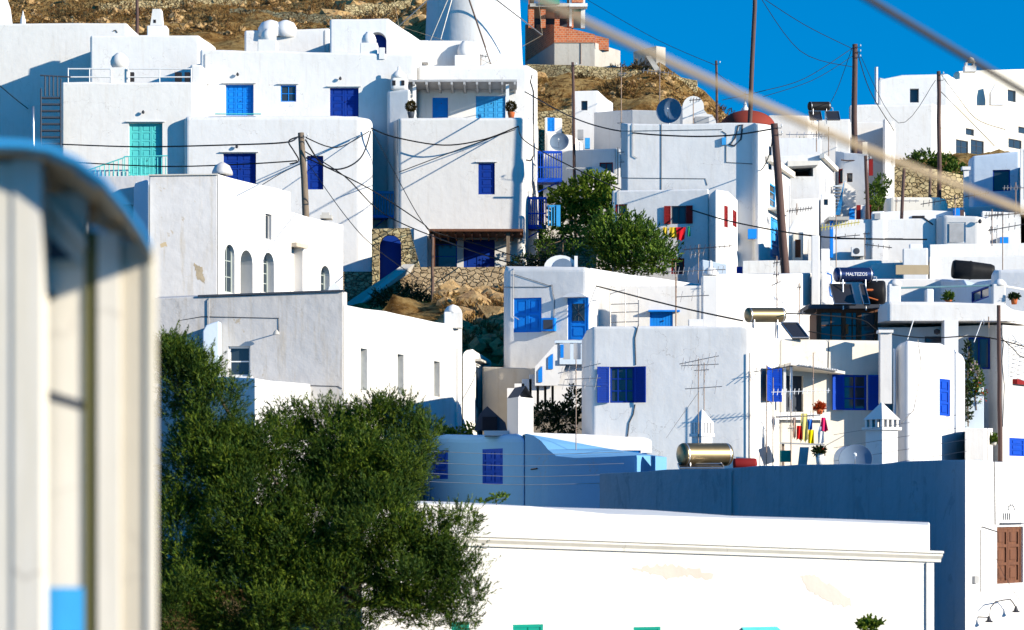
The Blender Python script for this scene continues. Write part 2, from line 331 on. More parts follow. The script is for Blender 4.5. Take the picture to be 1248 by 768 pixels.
# ------------------------------------------------------------------ houses
class Block: pass
def blockpoly(pts, depth, close=None):
    fr = [P(*p) for p in pts]
    def push(v, d): k = (v.y+d)/v.y; return Vector((v.x*k, v.y+d, v.z))
    n = len(fr)
    if close is not None: return fr+[P(*p) for p in close]
    yb = max(v.y for v in fr)+depth
    return fr+[push(fr[-1], yb-fr[-1].y), push(fr[0], yb-fr[0].y)]
class House:
    def __init__(s, label, pts, depth=7, mat=None, bev=.16, name='house', cat='house', zb=None, part='wall', close=None):
        poly = blockpoly(pts, depth, close); z = min(ground(v.x, v.y) for v in poly)
        s.z0 = zb if zb is not None else z-1.0
        s.root = thing(name, label, cat, (poly[0].x, poly[0].y, s.z0)); s.blocks = []
        s.main = s.block(pts, depth, mat, bev, zb, part, close)
    def block(s, pts, depth=7, mat=None, bev=.16, zb=None, part='wall', close=None):
        b = Block(); b.poly = blockpoly(pts, depth, close); b.n = len(pts); b.bev = bev; b.part = part; b.mat = mat or WHITE; b.cuts = MB(); b.nc = 0
        b.zb = zb if zb is not None else min(s.z0, min(ground(v.x, v.y) for v in b.poly)-1.0)
        b.w = [Wall((b.poly[i].x, b.poly[i].y), (b.poly[(i+1)].x, b.poly[(i+1)].y)) for i in range(len(pts)-1)]
        s.blocks.append(b); return b
    def cut(s, b, w, u0, u1, z0, z1, dep, arch=False):
        if u1 < u0: u0, u1 = u1, u0
        if arch:
            r = (u1-u0)/2; poly = [w.W(u0,z0,.6), w.W(u1,z0,.6)]
            for k in range(11):
                t = math.pi*k/10; poly.append(w.W((u0+u1)/2+r*math.cos(t), z1-r+r*math.sin(t), .6))
            b.cuts.extrude(poly, Vector((-w.n.x, -w.n.y, 0))*(dep+.6))
        else: b.cuts.wbox(w, u0, u1, z0, z1, -dep, .6)
        b.nc += 1
    def hole(s, b, wi, x0, y0, x1, y1, dep=.6, mat=None, arch=False):   # an empty recess
        w = b.w[wi]; u0, u1, z0, z1 = w.rect(x0, y0, x1, y1); s.cut(b, w, u0, u1, z0, z1, dep, arch)
        if mat: MB().wbox(w, u0-.02, u1+.02, z0-.02, z1+.02, -dep-.02, -dep+.015).build('opening_backing', mat, s.root)
    def door(s, b, wi, x0, y0, x1, y1, mat, leaves=2, rows=4, dep=.22, ledge=True, name='door', arch=False, handle=True, planks=0):
        w = b.w[wi]; u0, u1, z0, z1 = w.rect(x0, y0, x1, y1); s.cut(b, w, u0, u1, z0, z1, dep, arch)
        mb = MB(); fw = .05; d = -dep+.03
        mb.wbox(w, u0, u1, z0, z1, d-.02, d)
        for a, c in ((u0, u0+fw), (u1-fw, u1)): mb.wbox(w, a, c, z0, z1, d+.001, d+.05)
        mb.wbox(w, u0+fw, u1-fw, z1-fw, z1, d+.001, d+.048)
        lw = (u1-u0-2*fw)/leaves
        for i in range(leaves):
            a = u0+fw+i*lw; c = a+lw
            if planks:
                for k in range(planks):
                    mb.wbox(w, a+k*lw/planks+.006, a+(k+1)*lw/planks-.006, z0, z1-fw, d+.002, d+.022)
                continue
            st = lw*.14
            mb.wbox(w, a+.008, a+st, z0, z1-fw, d+.002, d+.036); mb.wbox(w, c-st, c-.008, z0, z1-fw, d+.002, d+.036)
            hh = (z1-fw-z0)/rows
            for k in range(rows):
                mb.wbox(w, a+st, c-st, z0+k*hh, z0+k*hh+hh*.16, d+.002, d+.034)
                mb.wbox(w, a+st*1.7, c-st*1.7, z0+k*hh+hh*.30, z0+k*hh+hh*.86, d+.002, d+.026)
            mb.wbox(w, a+st, c-st, z1-fw-.06, z1-fw, d+.003, d+.035)
        o = mb.build(name, mat, s.root)
        if handle:
            hu = (u0+u1)/2+.05; MB().wbox(w, hu, hu+.05, z0+1.0, z0+1.06, d+.036, d+.09).build('handle', IRON, o)
        if ledge: s.ledge(w, u0-.18, u1+.18, z1+.06)
        return o
    def ledge(s, w, u0, u1, z, pr=.16, th=.05, mat=None):
        MB().wbox(w, u0, u1, z, z+th, -.02, pr).build('lintel_ledge', mat or WHITE2, s.root)
    def window(s, b, wi, x0, y0, x1, y1, fmat, nx=2, ny=2, dep=.18, ledge=False, sill=False, shut=None, sw=.5, tilt=.28, gap=.02, arch=False, both=True):
        w = b.w[wi]; u0, u1, z0, z1 = w.rect(x0, y0, x1, y1)
        if u1 < u0: u0, u1 = u1, u0
        s.cut(b, w, u0, u1, z0, z1, dep, arch); d = -dep+.02; fw = min(.07, (u1-u0)*.14)
        mb = MB()
        for a, c in ((u0, u0+fw), (u1-fw, u1)): mb.wbox(w, a, c, z0, z1, d, d+.07)
        mb.wbox(w, u0+fw, u1-fw, z0, z0+fw, d, d+.069); mb.wbox(w, u0+fw, u1-fw, z1-fw, z1, d, d+.069)
        for i in range(1, nx):
            c = u0+(u1-u0)*i/nx; mb.wbox(w, c-fw*.35, c+fw*.35, z0+fw, z1-fw, d, d+.05)
        for i in range(1, ny):
            c = z0+(z1-z0)*i/ny; mb.wbox(w, u0+fw, u1-fw, c-fw*.3, c+fw*.3, d, d+.045)
        o = mb.build('window', fmat, s.root)
        MB().wbox(w, u0+.005, u1-.005, z0+.005, z1-.005, d-.015, d+.012).build('pane', GLASS, o)
        if ledge: s.ledge(w, u0-.18, u1+.18, z1+.06)
        if sill: MB().wbox(w, u0-.1, u1+.1, z0-.07, z0, -.02, .1).build('sill', WHITE2, o)
        if shut:
            ww = (u1-u0)*sw
            for side in ((-1, 1) if both else (-1,)):
                hu = u0-gap if side < 0 else u1+gap
                s.leaf(w, hu, side, ww, z0, z1, shut, tilt)
        return o
    def leaf(s, w, hu, side, ww, z0, z1, mat, tilt, louv=9):
        ca, sa = math.cos(tilt), math.sin(tilt)
        class T: pass
        a = w.W(hu, 0, .02); ud = w.u*side*ca+w.n*sa
        e = Wall.__new__(Wall); e.a = Vector((a.x, a.y)); e.u = ud; e.n = Vector((-ud.y, ud.x)) if Vector((-ud.y, ud.x)).dot(w.n) > 0 else Vector((ud.y, -ud.x)); e.L = ww; e.b = e.a+ud*ww
        mb = MB(); mb.wbox(e, 0, ww, z0, z1, 0, .028); st = ww*.16
        mb.wbox(e, 0, st, z0, z1, .029, .05); mb.wbox(e, ww-st, ww, z0, z1, .029, .05)
        for zz in (z0, (z0+z1)/2-.03, z1-.07): mb.wbox(e, st, ww-st, zz, zz+.07, .0285, .049)
        n = max(3, int((z1-z0)/.09))
        for k in range(n):
            zz = z0+.08+(z1-z0-.16)*k/n; mb.wbox(e, st, ww-st, zz, zz+.04, .0282, .042)
        return mb.build('shutter', mat, s.root)
    def shuttered(s, b, wi, x0, y0, x1, y1, mat, leaves=2, dep=.1, ledge=False, rows=3):
        return s.door(b, wi, x0, y0, x1, y1, mat, leaves, rows, dep, ledge, 'shutter', handle=False)
    def lamp(s, w, px, py, size=.18):
        u, z = w.hit(px, py); q = w.W(u, z, 0); n3 = Vector((w.n.x, w.n.y, 0))
        mb = MB(); mb.tube([q, q+n3*.16], .02, 6); mb.lathe(q+n3*.2+Vector((0,0,-.08)), [(.04,-.05),(.09,0),(.10,.10),(.05,.16),(.02,.2)], 10)
        mb.build('wall_lamp', IRON, s.root)
    def conduit(s, w, pts, r=.012, mat=None, d=.02):
        MB().tube([w.W(*w.hit(x, y), d) for x, y in pts], r, 5).build('conduit', mat or IRON, s.root)
    def part(s, name, mb, mat, smooth=False, parent=None, label=None): return mb.build(name, mat, parent or s.root, smooth, label=label)
    def urn(s, x0, y0, x1, y1, ux, uy0, uy1, Y, r):   # square base with a round clay pot
        mb = MB(); mb.pbox(x0, y0, x1, y1+6, Y, (x1-x0)/F*Y); c = s.part('chimney', mb, WHITE2); bevel_obj(c, .05)
        k = Y/F; ct = P(ux, uy1, Y); h = (uy1-uy0)*k; rr = r*k
        p = MB().lathe((ct.x, ct.y+(x1-x0)*k/2, ct.z), [(rr*.8,0),(rr*1.0,h*.2),(rr,h*.45),(rr*.8,h*.75),(rr*.45,h*.95),(rr*.42,h),(rr*.3,h*.98)], 18)
        s.part('chimney_pot', p, WHITE2, True, c)
    def patch(s, w, pts, mat, d=.004, seed=1, name='bare_patch'):
        rng = random.Random(seed); q = []
        for i in range(len(pts)):
            x0, y0 = pts[i]; x1, y1 = pts[(i+1)%len(pts)]
            for k in range(9):
                f = k/9; L = math.hypot(x1-x0, y1-y0); x = x0+(x1-x0)*f+rng.uniform(-1,1)*L*.05; y = y0+(y1-y0)*f+rng.uniform(-1,1)*L*.09
                q.append(w.W(*w.hit(x, y), 0))
        MB().extrude(q, Vector((w.n.x, w.n.y, 0))*d).build(name, mat, s.root)
    def finish(s):
        rg = random.Random(len(s.root['label'])*7+3)
        if s.root['category'] == 'house' and rg.random() < .6:
            for w in s.main.w:
                if w.L > 3.2:
                    zt = min(s.main.poly[0].z, s.main.poly[1].z)-.05; u = .35 if rg.random() < .5 else w.L-.35; e = zt-rg.uniform(1.6, 3.4); m = MB()
                    m.tube([w.W(u, zt+.1, -.05), w.W(u, zt, .05), w.W(u, e, .05), w.W(u+rg.choice((-.25,.25)), e-.15, .05)], .022, 5); m.build('downpipe', GREYP, s.root); break
        for b in s.blocks:
            bm = bmesh.new(); rng = random.Random(len(s.root['label'])+len(b.poly)); dense = []
            for i in range(len(b.poly)):
                p, q = b.poly[i], b.poly[(i+1) % len(b.poly)]; dense.append(p); L = (q-p).length; m = int(L/1.7) if b.part not in ('brick_band','brick_parapet') else 0
                for k in range(1, m):
                    r = p.lerp(q, (k+rng.uniform(-.2,.2))/m); r.z += rng.uniform(-.045, .035); dense.append(r)
            b.poly = dense; n = len(b.poly)
            lo = [bm.verts.new((v.x, v.y, b.zb)) for v in b.poly]; hi = [bm.verts.new(tuple(v)) for v in b.poly]
            bm.faces.new(lo[::-1]); bm.faces.new(hi)
            for i in range(n):
                j = (i+1) % n; bm.faces.new((lo[i], lo[j], hi[j], hi[i]))
            bmesh.ops.recalc_face_normals(bm, faces=bm.faces)
            if b.bev:
                los = set(lo); es = [e for e in bm.edges if not (e.verts[0] in los and e.verts[1] in los) and e.calc_face_angle(0) > .12]
                bmesh.ops.bevel(bm, geom=es, offset=b.bev, segments=4, profile=.5, affect='EDGES', clamp_overlap=True)
            me = bpy.data.meshes.new(b.part); org = origin(s.root)
            bmesh.ops.triangulate(bm, faces=[f for f in bm.faces if len(f.verts) > 4])
            bmesh.ops.recalc_face_normals(bm, faces=bm.faces)
            bmesh.ops.translate(bm, verts=bm.verts, vec=-org); bm.to_mesh(me); bm.free()
            o = link(b.part, me, b.mat, s.root)
            if b.nc:
                c = b.cuts.build('cutter', None, s.root)
                md = o.modifiers.new('b', 'BOOLEAN'); md.operation = 'DIFFERENCE'; md.object = c; md.solver = 'EXACT'
                dg = bpy.context.evaluated_depsgraph_get(); m2 = bpy.data.meshes.new_from_object(o.evaluated_get(dg))
                o.modifiers.clear(); o.data = m2; m2.name = b.part
                if not m2.materials: m2.materials.append(b.mat)
                bpy.data.objects.remove(c, do_unlink=True)
        return s
def bevel_obj(o, r, seg=3):
    bm = bmesh.new(); bm.from_mesh(o.data)
    bmesh.ops.bevel(bm, geom=list(bm.edges), offset=r, segments=seg, profile=.5, affect='EDGES', clamp_overlap=True)
    bm.to_mesh(o.data); bm.free()

# ------------------------------------------------------------------ small things
def cable(label, pts, wpx=1.2, sag=0, mat=None, n=14, name='overhead_cable', cat='cable', group='overhead cables'):
    out = []
    if len(pts) == 2:
        a, b = pts
        for i in range(n+1):
            t = i/n; x = a[0]+(b[0]-a[0])*t; y = a[1]+(b[1]-a[1])*t+sag*4*t*(1-t); Y = a[2]+(b[2]-a[2])*t; out.append(P(x, y, Y))
    else:
        q = [pts[0]]+list(pts)+[pts[-1]]
        for i in range(1, len(q)-2):
            for k in range(6):
                t = k/6; r = []
                for j in range(3):
                    p0, p1, p2, p3 = q[i-1][j], q[i][j], q[i+1][j], q[i+2][j]
                    r.append(.5*((2*p1)+(-p0+p2)*t+(2*p0-5*p1+4*p2-p3)*t*t+(-p0+3*p1-3*p2+p3)*t**3))
                out.append(P(*r))
        out.append(P(*pts[-1]))
    Y = sum(p[2] for p in pts)/len(pts)
    return solo(MB().tube(out, wpx*Y/F/2, 5), name, mat or BLACK, label, cat, group)
def pole(label, xt, yt, xb, yb, Y, wpx, mat=None, arms=0, name='utility_pole', group='utility poles'):
    a = P(xt, yt, Y); b = P(xb, yb, Y); d = (b-a).normalized(); g = ground(b.x, b.y)-.6
    c = b if b.z < g else b+d*((b.z-g)/max(.05, -d.z)); r = wpx*Y/F/2
    t = thing(name, label, 'pole', tuple(c), group)
    ps = []; N = 10
    for i in range(N+1):
        k = i/N; p = c+(a-c)*k; ps.append(p+Vector((random.uniform(-1, 1), random.uniform(-1, 1), 0))*r*.15*(0 if i in (0,) else 1))
    MB().tube(ps, [r*(1.15-.3*i/N) for i in range(N+1)], 10).build('shaft', mat or POLEW, t, True)
    for k in range(arms):
        q = a+(c-a).normalized()*(.25+.35*k); MB().tube([q+Vector((0,-r,0)), q+Vector((.12+r,-r,0)), q+Vector((.14+r,-r,.1))], .02, 5).build('insulator_bracket', IRON, t)
        MB().lathe(q+Vector((.14+r,-r,.08)), [(.03,0),(.045,.03),(.03,.06),(.045,.09),(.02,.12)], 8).build('insulator', WPAINT, t)
    return t
def antenna(label, px, yb, yt, Y, booms, mat=None, wpx=1.3):
    """booms: (row at mast, x0, x1, elements, tilt px, element length m, colour)"""
    k = Y/F; b = P(px, yb, Y); t = thing('tv_antenna', label, 'antenna', tuple(b), 'tv antennas on the roofs')
    MB().tube([b, P(px+random.uniform(-1,1)*.4, yt, Y)], wpx*k/2, 6).build('mast', mat or RUST, t)
    for (row, x0, x1, n, tilt, el, m) in booms:
        mb = MB(); a = P(x0, row+tilt*(px-x0)/max(1, x1-x0), Y-.03); c = P(x1, row-tilt*(x1-px)/max(1, x1-x0), Y-.03)
        mb.tube([a, c], wpx*k*.42, 5)
        for i in range(n):
            q = a.lerp(c, (i+.5)/n); L = el*(1-.25*i/n)/2; dv = Vector((.18, .6, .78))*L
            mb.tube([q-dv, q+dv], k*.36, 4)
        mb.build('boom', m or ALU, t)
    return t
def dish(label, px, py, rpx, Y, aim=(.3,-1,.25), base=12, mat=None):
    k = Y/F; c = P(px, py, Y); ax = Vector(aim).normalized(); r = rpx*k
    t = thing('satellite_dish', label, 'satellite dish', (c.x, c.y+.2, c.z-base*k), 'satellite dishes on the roofs')
    prof = [(0.01,0),(r*.35,r*.03),(r*.7,r*.12),(r,r*.26),(r*1.02,r*.27),(r*1.0,r*.22),(r*.7,r*.08),(r*.35,-.01),(0.01,-.03)]
    MB().lathe(c, prof, 28, ax).build('reflector', mat or DISHM, t, True)
    f = c+ax*r*.9; mb = MB(); mb.tube([c-Vector((0,0,r*.9)), f-Vector((0,0,r*.25)), f], .02, 5); mb.build('feed_arm', GALV, t)
    MB().lathe(f, [(.03,-.06),(.05,0),(.05,.05),(.02,.08)], 10, -ax).build('receiver', WPAINT, t)
    MB().tube([c+Vector((0,.1,0)), c+Vector((0,.15,-base*k-.3))], .04, 8).build('stand', GALV, t)
    return t
def heater(label, x0, x1, r0, r1, Y, panels, tmat, rbase, text=None, tilt=0):
    k = Y/F; rr = (r1-r0)/2*k; a = P(x0, (r0+r1)/2, Y); b = P(x1, (r0+r1)/2, Y+tilt); ax = (b-a).normalized(); L = (b-a).length
    t = thing('solar_water_heater', label, 'water heater', tuple(P((x0+x1)/2, rbase, Y)), 'solar water heaters on the roofs')
    pr = [(rr*.02,0),(rr*.6,rr*.06),(rr*.92,rr*.2),(rr,rr*.34),(rr,rr*.36)]
    pr = pr+[(rr,L*.5)]+[(q, L-z) for q, z in pr[::-1]]
    tk = MB().lathe(a, pr, 32, ax).build('tank', tmat, t, True)
    for z in (rr*.5, L-rr*.5): MB().lathe(a+ax*(z-.02), [(rr*.9,0),(rr*1.02,0),(rr*1.02,.04),(rr*.9,.04)], 32, ax).build('strap', GALV, tk)
    MB().tube([b+Vector((0,-.05,-rr*.3)), b+ax*.18+Vector((0,-.05,-rr*.3)), b+ax*.22+Vector((0,-.05,-rr*1.6)), b+Vector((0,-.05,-rr*2.4))], .018, 6).build('pipe', WPAINT, t)
    mb = MB()
    zb = P(0, rbase, Y).z
    for f in (.2, .8):
        q = a.lerp(b, f)
        for dy in (-.25, .35): mb.tube([(q.x, q.y+dy, q.z-rr*.7), (q.x, q.y+dy*1.6, zb-.25)], .025, 5)
        mb.tube([(q.x, q.y-.25, q.z-rr*.9), (q.x, q.y+.45, zb+.1)], .02, 5)
    mb.build('stand', GALV, t)
    for (px0, py0, px1, py1, sk) in panels:
        p = [P(px0, py0, Y+.05), P(px1, py0, Y+.05), P(px1+sk, py1, Y-.7), P(px0+sk, py1, Y-.7)]; d = Vector((0,.05,-.05))
        c = MB().extrude(p, d).build('collector', PANEL, t)
        fr = MB()
        for i in range(4): fr.tube([p[i]+Vector((0,-.02,.02)), p[(i+1)%4]+Vector((0,-.02,.02))], .022, 4)
        fr.build('collector_frame', GALV, c)
    if text:
        cu = bpy.data.curves.new('txt', 'FONT'); cu.body = text; cu.size = rr*.62; cu.align_x = 'CENTER'; cu.extrude = .004
        to = bpy.data.objects.new('txt', cu); COL.objects.link(to)
        dg = bpy.context.evaluated_depsgraph_get(); me = bpy.data.meshes.new_from_object(to.evaluated_get(dg)); bpy.data.objects.remove(to, do_unlink=True)
        w = max(v.co.x for v in me.vertices)-min(v.co.x for v in me.vertices); s = L*.56/w
        q = a.lerp(b, .5); rd = Vector((0,-1,0)); rd = (rd-ax*rd.dot(ax)).normalized()
        for v in me.vertices:
            # wrap the letters round the shell of the tank
            x, y, z = v.co.x*s, v.co.y*1.0, v.co.z; an = R(-12)+y/rr
            v.co = q+ax*x+rd*(math.cos(an)*(rr+.008+z))+Vector((0,0,math.sin(an)*(rr+.008+z)))-t.location
        o = bpy.data.objects.new('lettering', me); COL.objects.link(o); o.parent = tk; me.materials.append(WPAINT); ORG[o.name] = Vector(t.location)
        o.matrix_parent_inverse = Matrix.Identity(4)
    return t
def railing(x0, y0, x1, y1, z0row, Y0, Y1, n, mat, h, name='railing', parent=None, bars=2, wr=.018):
    """top rail from (x0,y0) to (x1,y1); rows h px tall"""
    mb = MB(); a = P(x0,y0,Y0); b = P(x1,y1,Y1); hh = Vector((0,0,-h*Y0/F))
    mb.tube([a, b], wr*1.4, 5); mb.tube([a+hh*.92, b+hh*.92], wr, 5)
    for i in range(n+1):
        p = a.lerp(b, i/n); mb.tube([p, p+hh], wr, 4)
    return mb.build(name, mat, parent)

# ------------------------------------------------------------------ foliage
def leaves(C, D, L, Wd, roll=True):
    n = len(C); D = D/np.linalg.norm(D, axis=1, keepdims=True)
    A = NR.normal(size=(n,3)); S = np.cross(D, A); S /= np.linalg.norm(S, axis=1, keepdims=True)
    L = np.broadcast_to(L, (n,))[:,None]; Wd = np.broadcast_to(Wd, (n,))[:,None]
    v = np.stack([C-D*L*.5, C+S*Wd*.5, C+D*L*.5, C-S*Wd*.5], 1); return v.reshape(-1, 3)
def leafobj(V, name, mat, parent):
    n = len(V)//4; org = origin(parent); V = V-np.array(org)
    me = bpy.data.meshes.new(name); me.vertices.add(n*4); me.vertices.foreach_set('co', V.astype(np.float32).ravel())
    me.loops.add(n*4); me.loops.foreach_set('vertex_index', np.arange(n*4, dtype=np.int32))
    me.polygons.add(n); me.polygons.foreach_set('loop_start', np.arange(0, n*4, 4, dtype=np.int32)); me.polygons.foreach_set('loop_total', np.full(n, 4, dtype=np.int32))
    me.update(calc_edges=True); me.validate(); return link(name, me, mat, parent)
def blobcloud(blobs, nspray, per, slen, L, Wd, up=.5, shell=.35, spread=.35):
    """sprays of slivers near the surface of ellipsoids: blobs (x,y,z,rx,ry,rz)"""
    B = np.array(blobs, float); wgt = (B[:,3]*B[:,5])**1.0; wgt /= wgt.sum()
    idx = NR.choice(len(B), nspray, p=wgt); b = B[idx]
    d = NR.normal(size=(nspray,3)); d /= np.linalg.norm(d, axis=1, keepdims=True)
    r = NR.uniform(shell, 1, nspray)**.5
    base = b[:,:3]+d*b[:,3:6]*r[:,None]
    dr = d*np.array([1,1,.8])+np.array([0,0,up])+NR.normal(size=(nspray,3))*.35; dr /= np.linalg.norm(dr, axis=1, keepdims=True)
    sl = slen*NR.uniform(.5, 1.3, nspray)
    t = NR.uniform(0, 1, (nspray, per)); jit = NR.normal(size=(nspray, per, 3))
    C = base[:,None,:]+dr[:,None,:]*(t*sl[:,None])[:,:,None]+jit*(slen*.13*(1.05-t))[:,:,None]
    D = dr[:,None,:]+NR.normal(size=(nspray, per, 3))*spread
    return leaves(C.reshape(-1,3), D.reshape(-1,3), L*NR.uniform(.6, 1.3, nspray*per), Wd)
def clump(W, k, f, rng):
    out = []
    for (x, y, z, a, b, c) in W:
        for _ in range(k):
            d = Vector((rng.gauss(0,1), rng.gauss(0,1), rng.gauss(0,1))).normalized(); s = rng.uniform(.55, 1)*f
            q = rng.uniform(.6, .95); out.append((x+d.x*a*q, y+d.y*b*q, z+d.z*c*q, a*s, b*s, c*s*.75))
    return out
def tree(label, cat, name, blobs, trunk, nspray, per, slen, L, Wd, mat, up=.5, limbs=8, tr=.12, group=None, bark=None, ck=0, cf=.35):
    """blobs in pixel terms (px,py,Y,rpx,rdepth,rpy); trunk: list of (px,py,Y)"""
    W = []
    for (px, py, Y, rx, ry, rz) in blobs:
        c = P(px, py, Y); k = Y/F; W.append((c.x, c.y, c.z, rx*k, ry, rz*k))
    tp = [P(*p) for p in trunk]; g = tp[0]; 
    t = thing(name, label, cat, tuple(g), group)
    mb = MB(); n = len(tp); mb.tube(tp, [tr*(1-.45*i/max(1, n-1)) for i in range(n)], 9)
    mb.build('trunk', bark or BARK, t, True)
    lm = MB()
    for i in range(limbs):
        w = W[i % len(W)]; s = tp[-1] if i % 2 else tp[-1].lerp(tp[-2], random.random()*.6)
        e = Vector((w[0]+random.uniform(-.6,.6)*w[3], w[1]+random.uniform(-.6,.6)*w[4], w[2]+random.uniform(-.5,.6)*w[5]))
        m = s.lerp(e, .5)+Vector((random.uniform(-.1,.1), random.uniform(-.1,.1), -.08))*(e-s).length
        lm.tube([s, m, e], [tr*.5, tr*.32, tr*.10], 6)
        for q in range(4):
            f = m.lerp(e, random.random()); e2 = f+Vector((random.uniform(-1,1)*w[3], random.uniform(-1,1)*w[4], random.uniform(-.3,1)*w[5]))*.6
            lm.tube([f, f.lerp(e2, .5)+Vector((0,0,.03)), e2], [tr*.16, tr*.1, tr*.04], 5)
    if limbs: lm.build('limbs', bark or BARK, t, True)
    if ck: W = clump(W, ck, cf, random.Random(len(label)))+[(x,y,z,q*.72,w*.72,e*.72) for x,y,z,q,w,e in W]
    leafobj(blobcloud(W, nspray, per, slen, L, Wd, up), 'crown', mat, t); return t
# ================================================================== SETTING
def build_ground():
    ys = [-60,-20,0,10,20,30,40,50,60,70,80,88]+[90+1.0*i for i in range(250)]+[345,360,380,410,460,540,700,1000,1600,2600,4200]
    xs = np.linspace(-1, 1, 301); V = []; rng = random.Random(3)
    from mathutils import noise as mn
    for y in ys:
        half = 60+abs(y)*(.42 if y < 400 else .9)
        for s in xs:
            x = s*half; z = ground(x, y)
            if y > 104 and y < 345:
                a = mn.fractal(Vector((x*.16, y*.16, 0)), 1, 2, 5); z += a*.9*min(1, (y-104)/20)
                z += max(0, mn.fractal(Vector((x*.5+9, y*.5, 3)), .8, 2.2, 4))*.7
            V.append((x, y, z))
    W = len(xs); Fc = [(j*W+i, j*W+i+1, (j+1)*W+i+1, (j+1)*W+i) for j in range(len(ys)-1) for i in range(W-1)]
    me = bpy.data.meshes.new('hillside_ground'); me.from_pydata(V, [], Fc); o = link('hillside_ground', me, HILL, smooth=True); o['kind'] = 'structure'
build_ground()

def rocks(label, n, px, Yr, rows, size, seed):
    rng = random.Random(seed); mb = MB()
    for _ in range(n):
        Y = rng.uniform(*Yr); x = (rng.uniform(*px)-CX)/F*Y; z = ground(x, Y)+.2; s = rng.uniform(*size)*(1 if rng.random() < .85 else 1.9)
        pts = []
        bm = bmesh.new(); bmesh.ops.create_icosphere(bm, subdivisions=1, radius=s)
        for v in bm.verts: v.co = Vector((v.co.x*rng.uniform(.6,1.3), v.co.y*rng.uniform(.6,1.2), v.co.z*rng.uniform(.4,.95)))
        vs = [tuple(v.co+Vector((x, Y, z))) for v in bm.verts]; fs = [tuple(v.index for v in f.verts) for f in bm.faces]; bm.free(); mb.add(vs, fs)
    o = solo(mb, 'loose_rocks', ROCK, label, 'rocks'); o['kind'] = 'stuff'; del o['category']; o['category'] = 'rocks'
rocks('tan boulders scattered over the dry brown hillside behind the left rooftops', 500, (-60, 560), (255, 290), None, (.15, .6), 2)
rocks('brown boulders on the rocky bank below the fitted stone retaining wall', 170, (540, 640), (110, 130), None, (.15, .6), 4)
rocks('yellow boulders on the slope beneath the unfinished brick building', 300, (640, 900), (182, 221), None, (.12, .38), 5)
def brush(label, n, px, Yr, h, seed, mat):
    rng = random.Random(seed); B = []
    for _ in range(n):
        Y = rng.uniform(*Yr); x = (rng.uniform(*px)-CX)/F*Y; s = rng.uniform(*h); B.append((x, Y, ground(x, Y)+s*.3, s, s, s*.6))
    V = blobcloud(B, n*26, 9, .35, .3, .05, up=.6); o = leafobj(V, 'dry_scrub', mat, None); o['kind'] = 'stuff'; o['label'] = label; o['category'] = 'scrub'
brush('brown thorny scrub covering the hillside behind the left rooftops', 420, (-60, 560), (255, 290), (.5, 1.5), 3, L_DRY)
brush('dark olive brown bushes dotted over the left hillside', 130, (-60, 560), (255, 290), (.9, 2.4), 13, L_DKBR)
brush('dark low bushes on the slope under the brick building', 70, (640, 900), (184, 221), (.4, 1.1), 14, L_DKBR)
brush('dry yellow scrub on the slope under the brick building', 260, (640, 900), (182, 221), (.3, .8), 6, L_DRY)
brush('dry brush among the boulders below the fitted stone wall', 60, (545, 640), (110, 130), (.2, .6), 8, L_DRY)

def hillwall(label, p0, p1, Y0, Y1, h):
    m = MB(); n = 26; rng = random.Random(int(p0*3+Y0)); top = []; 
    for i in range(n+1):
        f = i/n; Y = Y0+(Y1-Y0)*f; x = (p0+(p1-p0)*f-CX)/F*Y; z = ground(x, Y); top.append((x, Y, z-1, z+h+rng.uniform(-.15,.15)))
    for i in range(n):
        q, r = top[i], top[i+1]; m.hexa([(q[0],q[1],q[2]),(r[0],r[1],r[2]),(r[0],r[1]+.6,r[2]),(q[0],q[1]+.6,q[2]),(q[0],q[1],q[3]),(r[0],r[1],r[3]),(r[0],r[1]+.6,r[3]),(q[0],q[1]+.6,q[3])])
    solo(m, 'terrace_wall', STONES, label, 'stone wall', 'terrace walls on the left hillside')
hillwall('low dry stone terrace wall on the hill behind the tall square chimney', 120, 300, 268, 272, 1.1)
hillwall('broken terrace wall on the hill above the two small roof domes', 280, 430, 266, 262, 1.0)
hillwall('dark stone terrace wall on the hill just left of the windmill', 420, 515, 266, 268, 1.5)
rocks('cluster of large boulders on the hill between the arched niche house and the windmill', 60, (400, 520), (256, 274), None, (.4, 1.1), 21)
# ================================================================== UPPER LEFT
YS = .893
h = House('broad plain white house at far upper left, no openings, a blue shadow across it', [(-60,28,203),(155,28,203),(171,43,208)], 6)
h.conduit(h.main.w[0], [(138,38),(141,37),(143,40)], .04); h.finish()
t = thing('whitewashed_turret', 'small white conical turret at the top left corner of the photo', 'turret', tuple(P(2,30,210)))
MB().lathe(P(0,30,210), [(1.0,-1),(.95,0),(.8,1.2),(.45,2.2),(.1,2.9)], 20).build('turret_body', WHITE2, t, True)
MB().lathe(P(28,28,205), [(.22,-.5),(.2,.2),(.08,.6),(.02,.9)], 10).build('finial', WHITE2, t, True)

h = House('plain white house behind the railed roof terrace with a tall square chimney', [(110,43,196),(243,43,196),(263,57,203)], 6)
mb = MB(); mb.pbox(179,31,203,46,197,1.3); c = h.part('chimney', mb, WHITE2); bevel_obj(c, .08)
mb = MB(); a = [P(183,31,197.1),P(198,31,197.1),P(196,11,197.1),P(186,11,197.1)]; mb.extrude(a, (0,.9,0)); q = h.part('chimney_shaft', mb, WHITE2, parent=c)
MB().pbox(187,24,190,28,197.08,.05).build('smoke_slot', DARK, c)
h.finish()

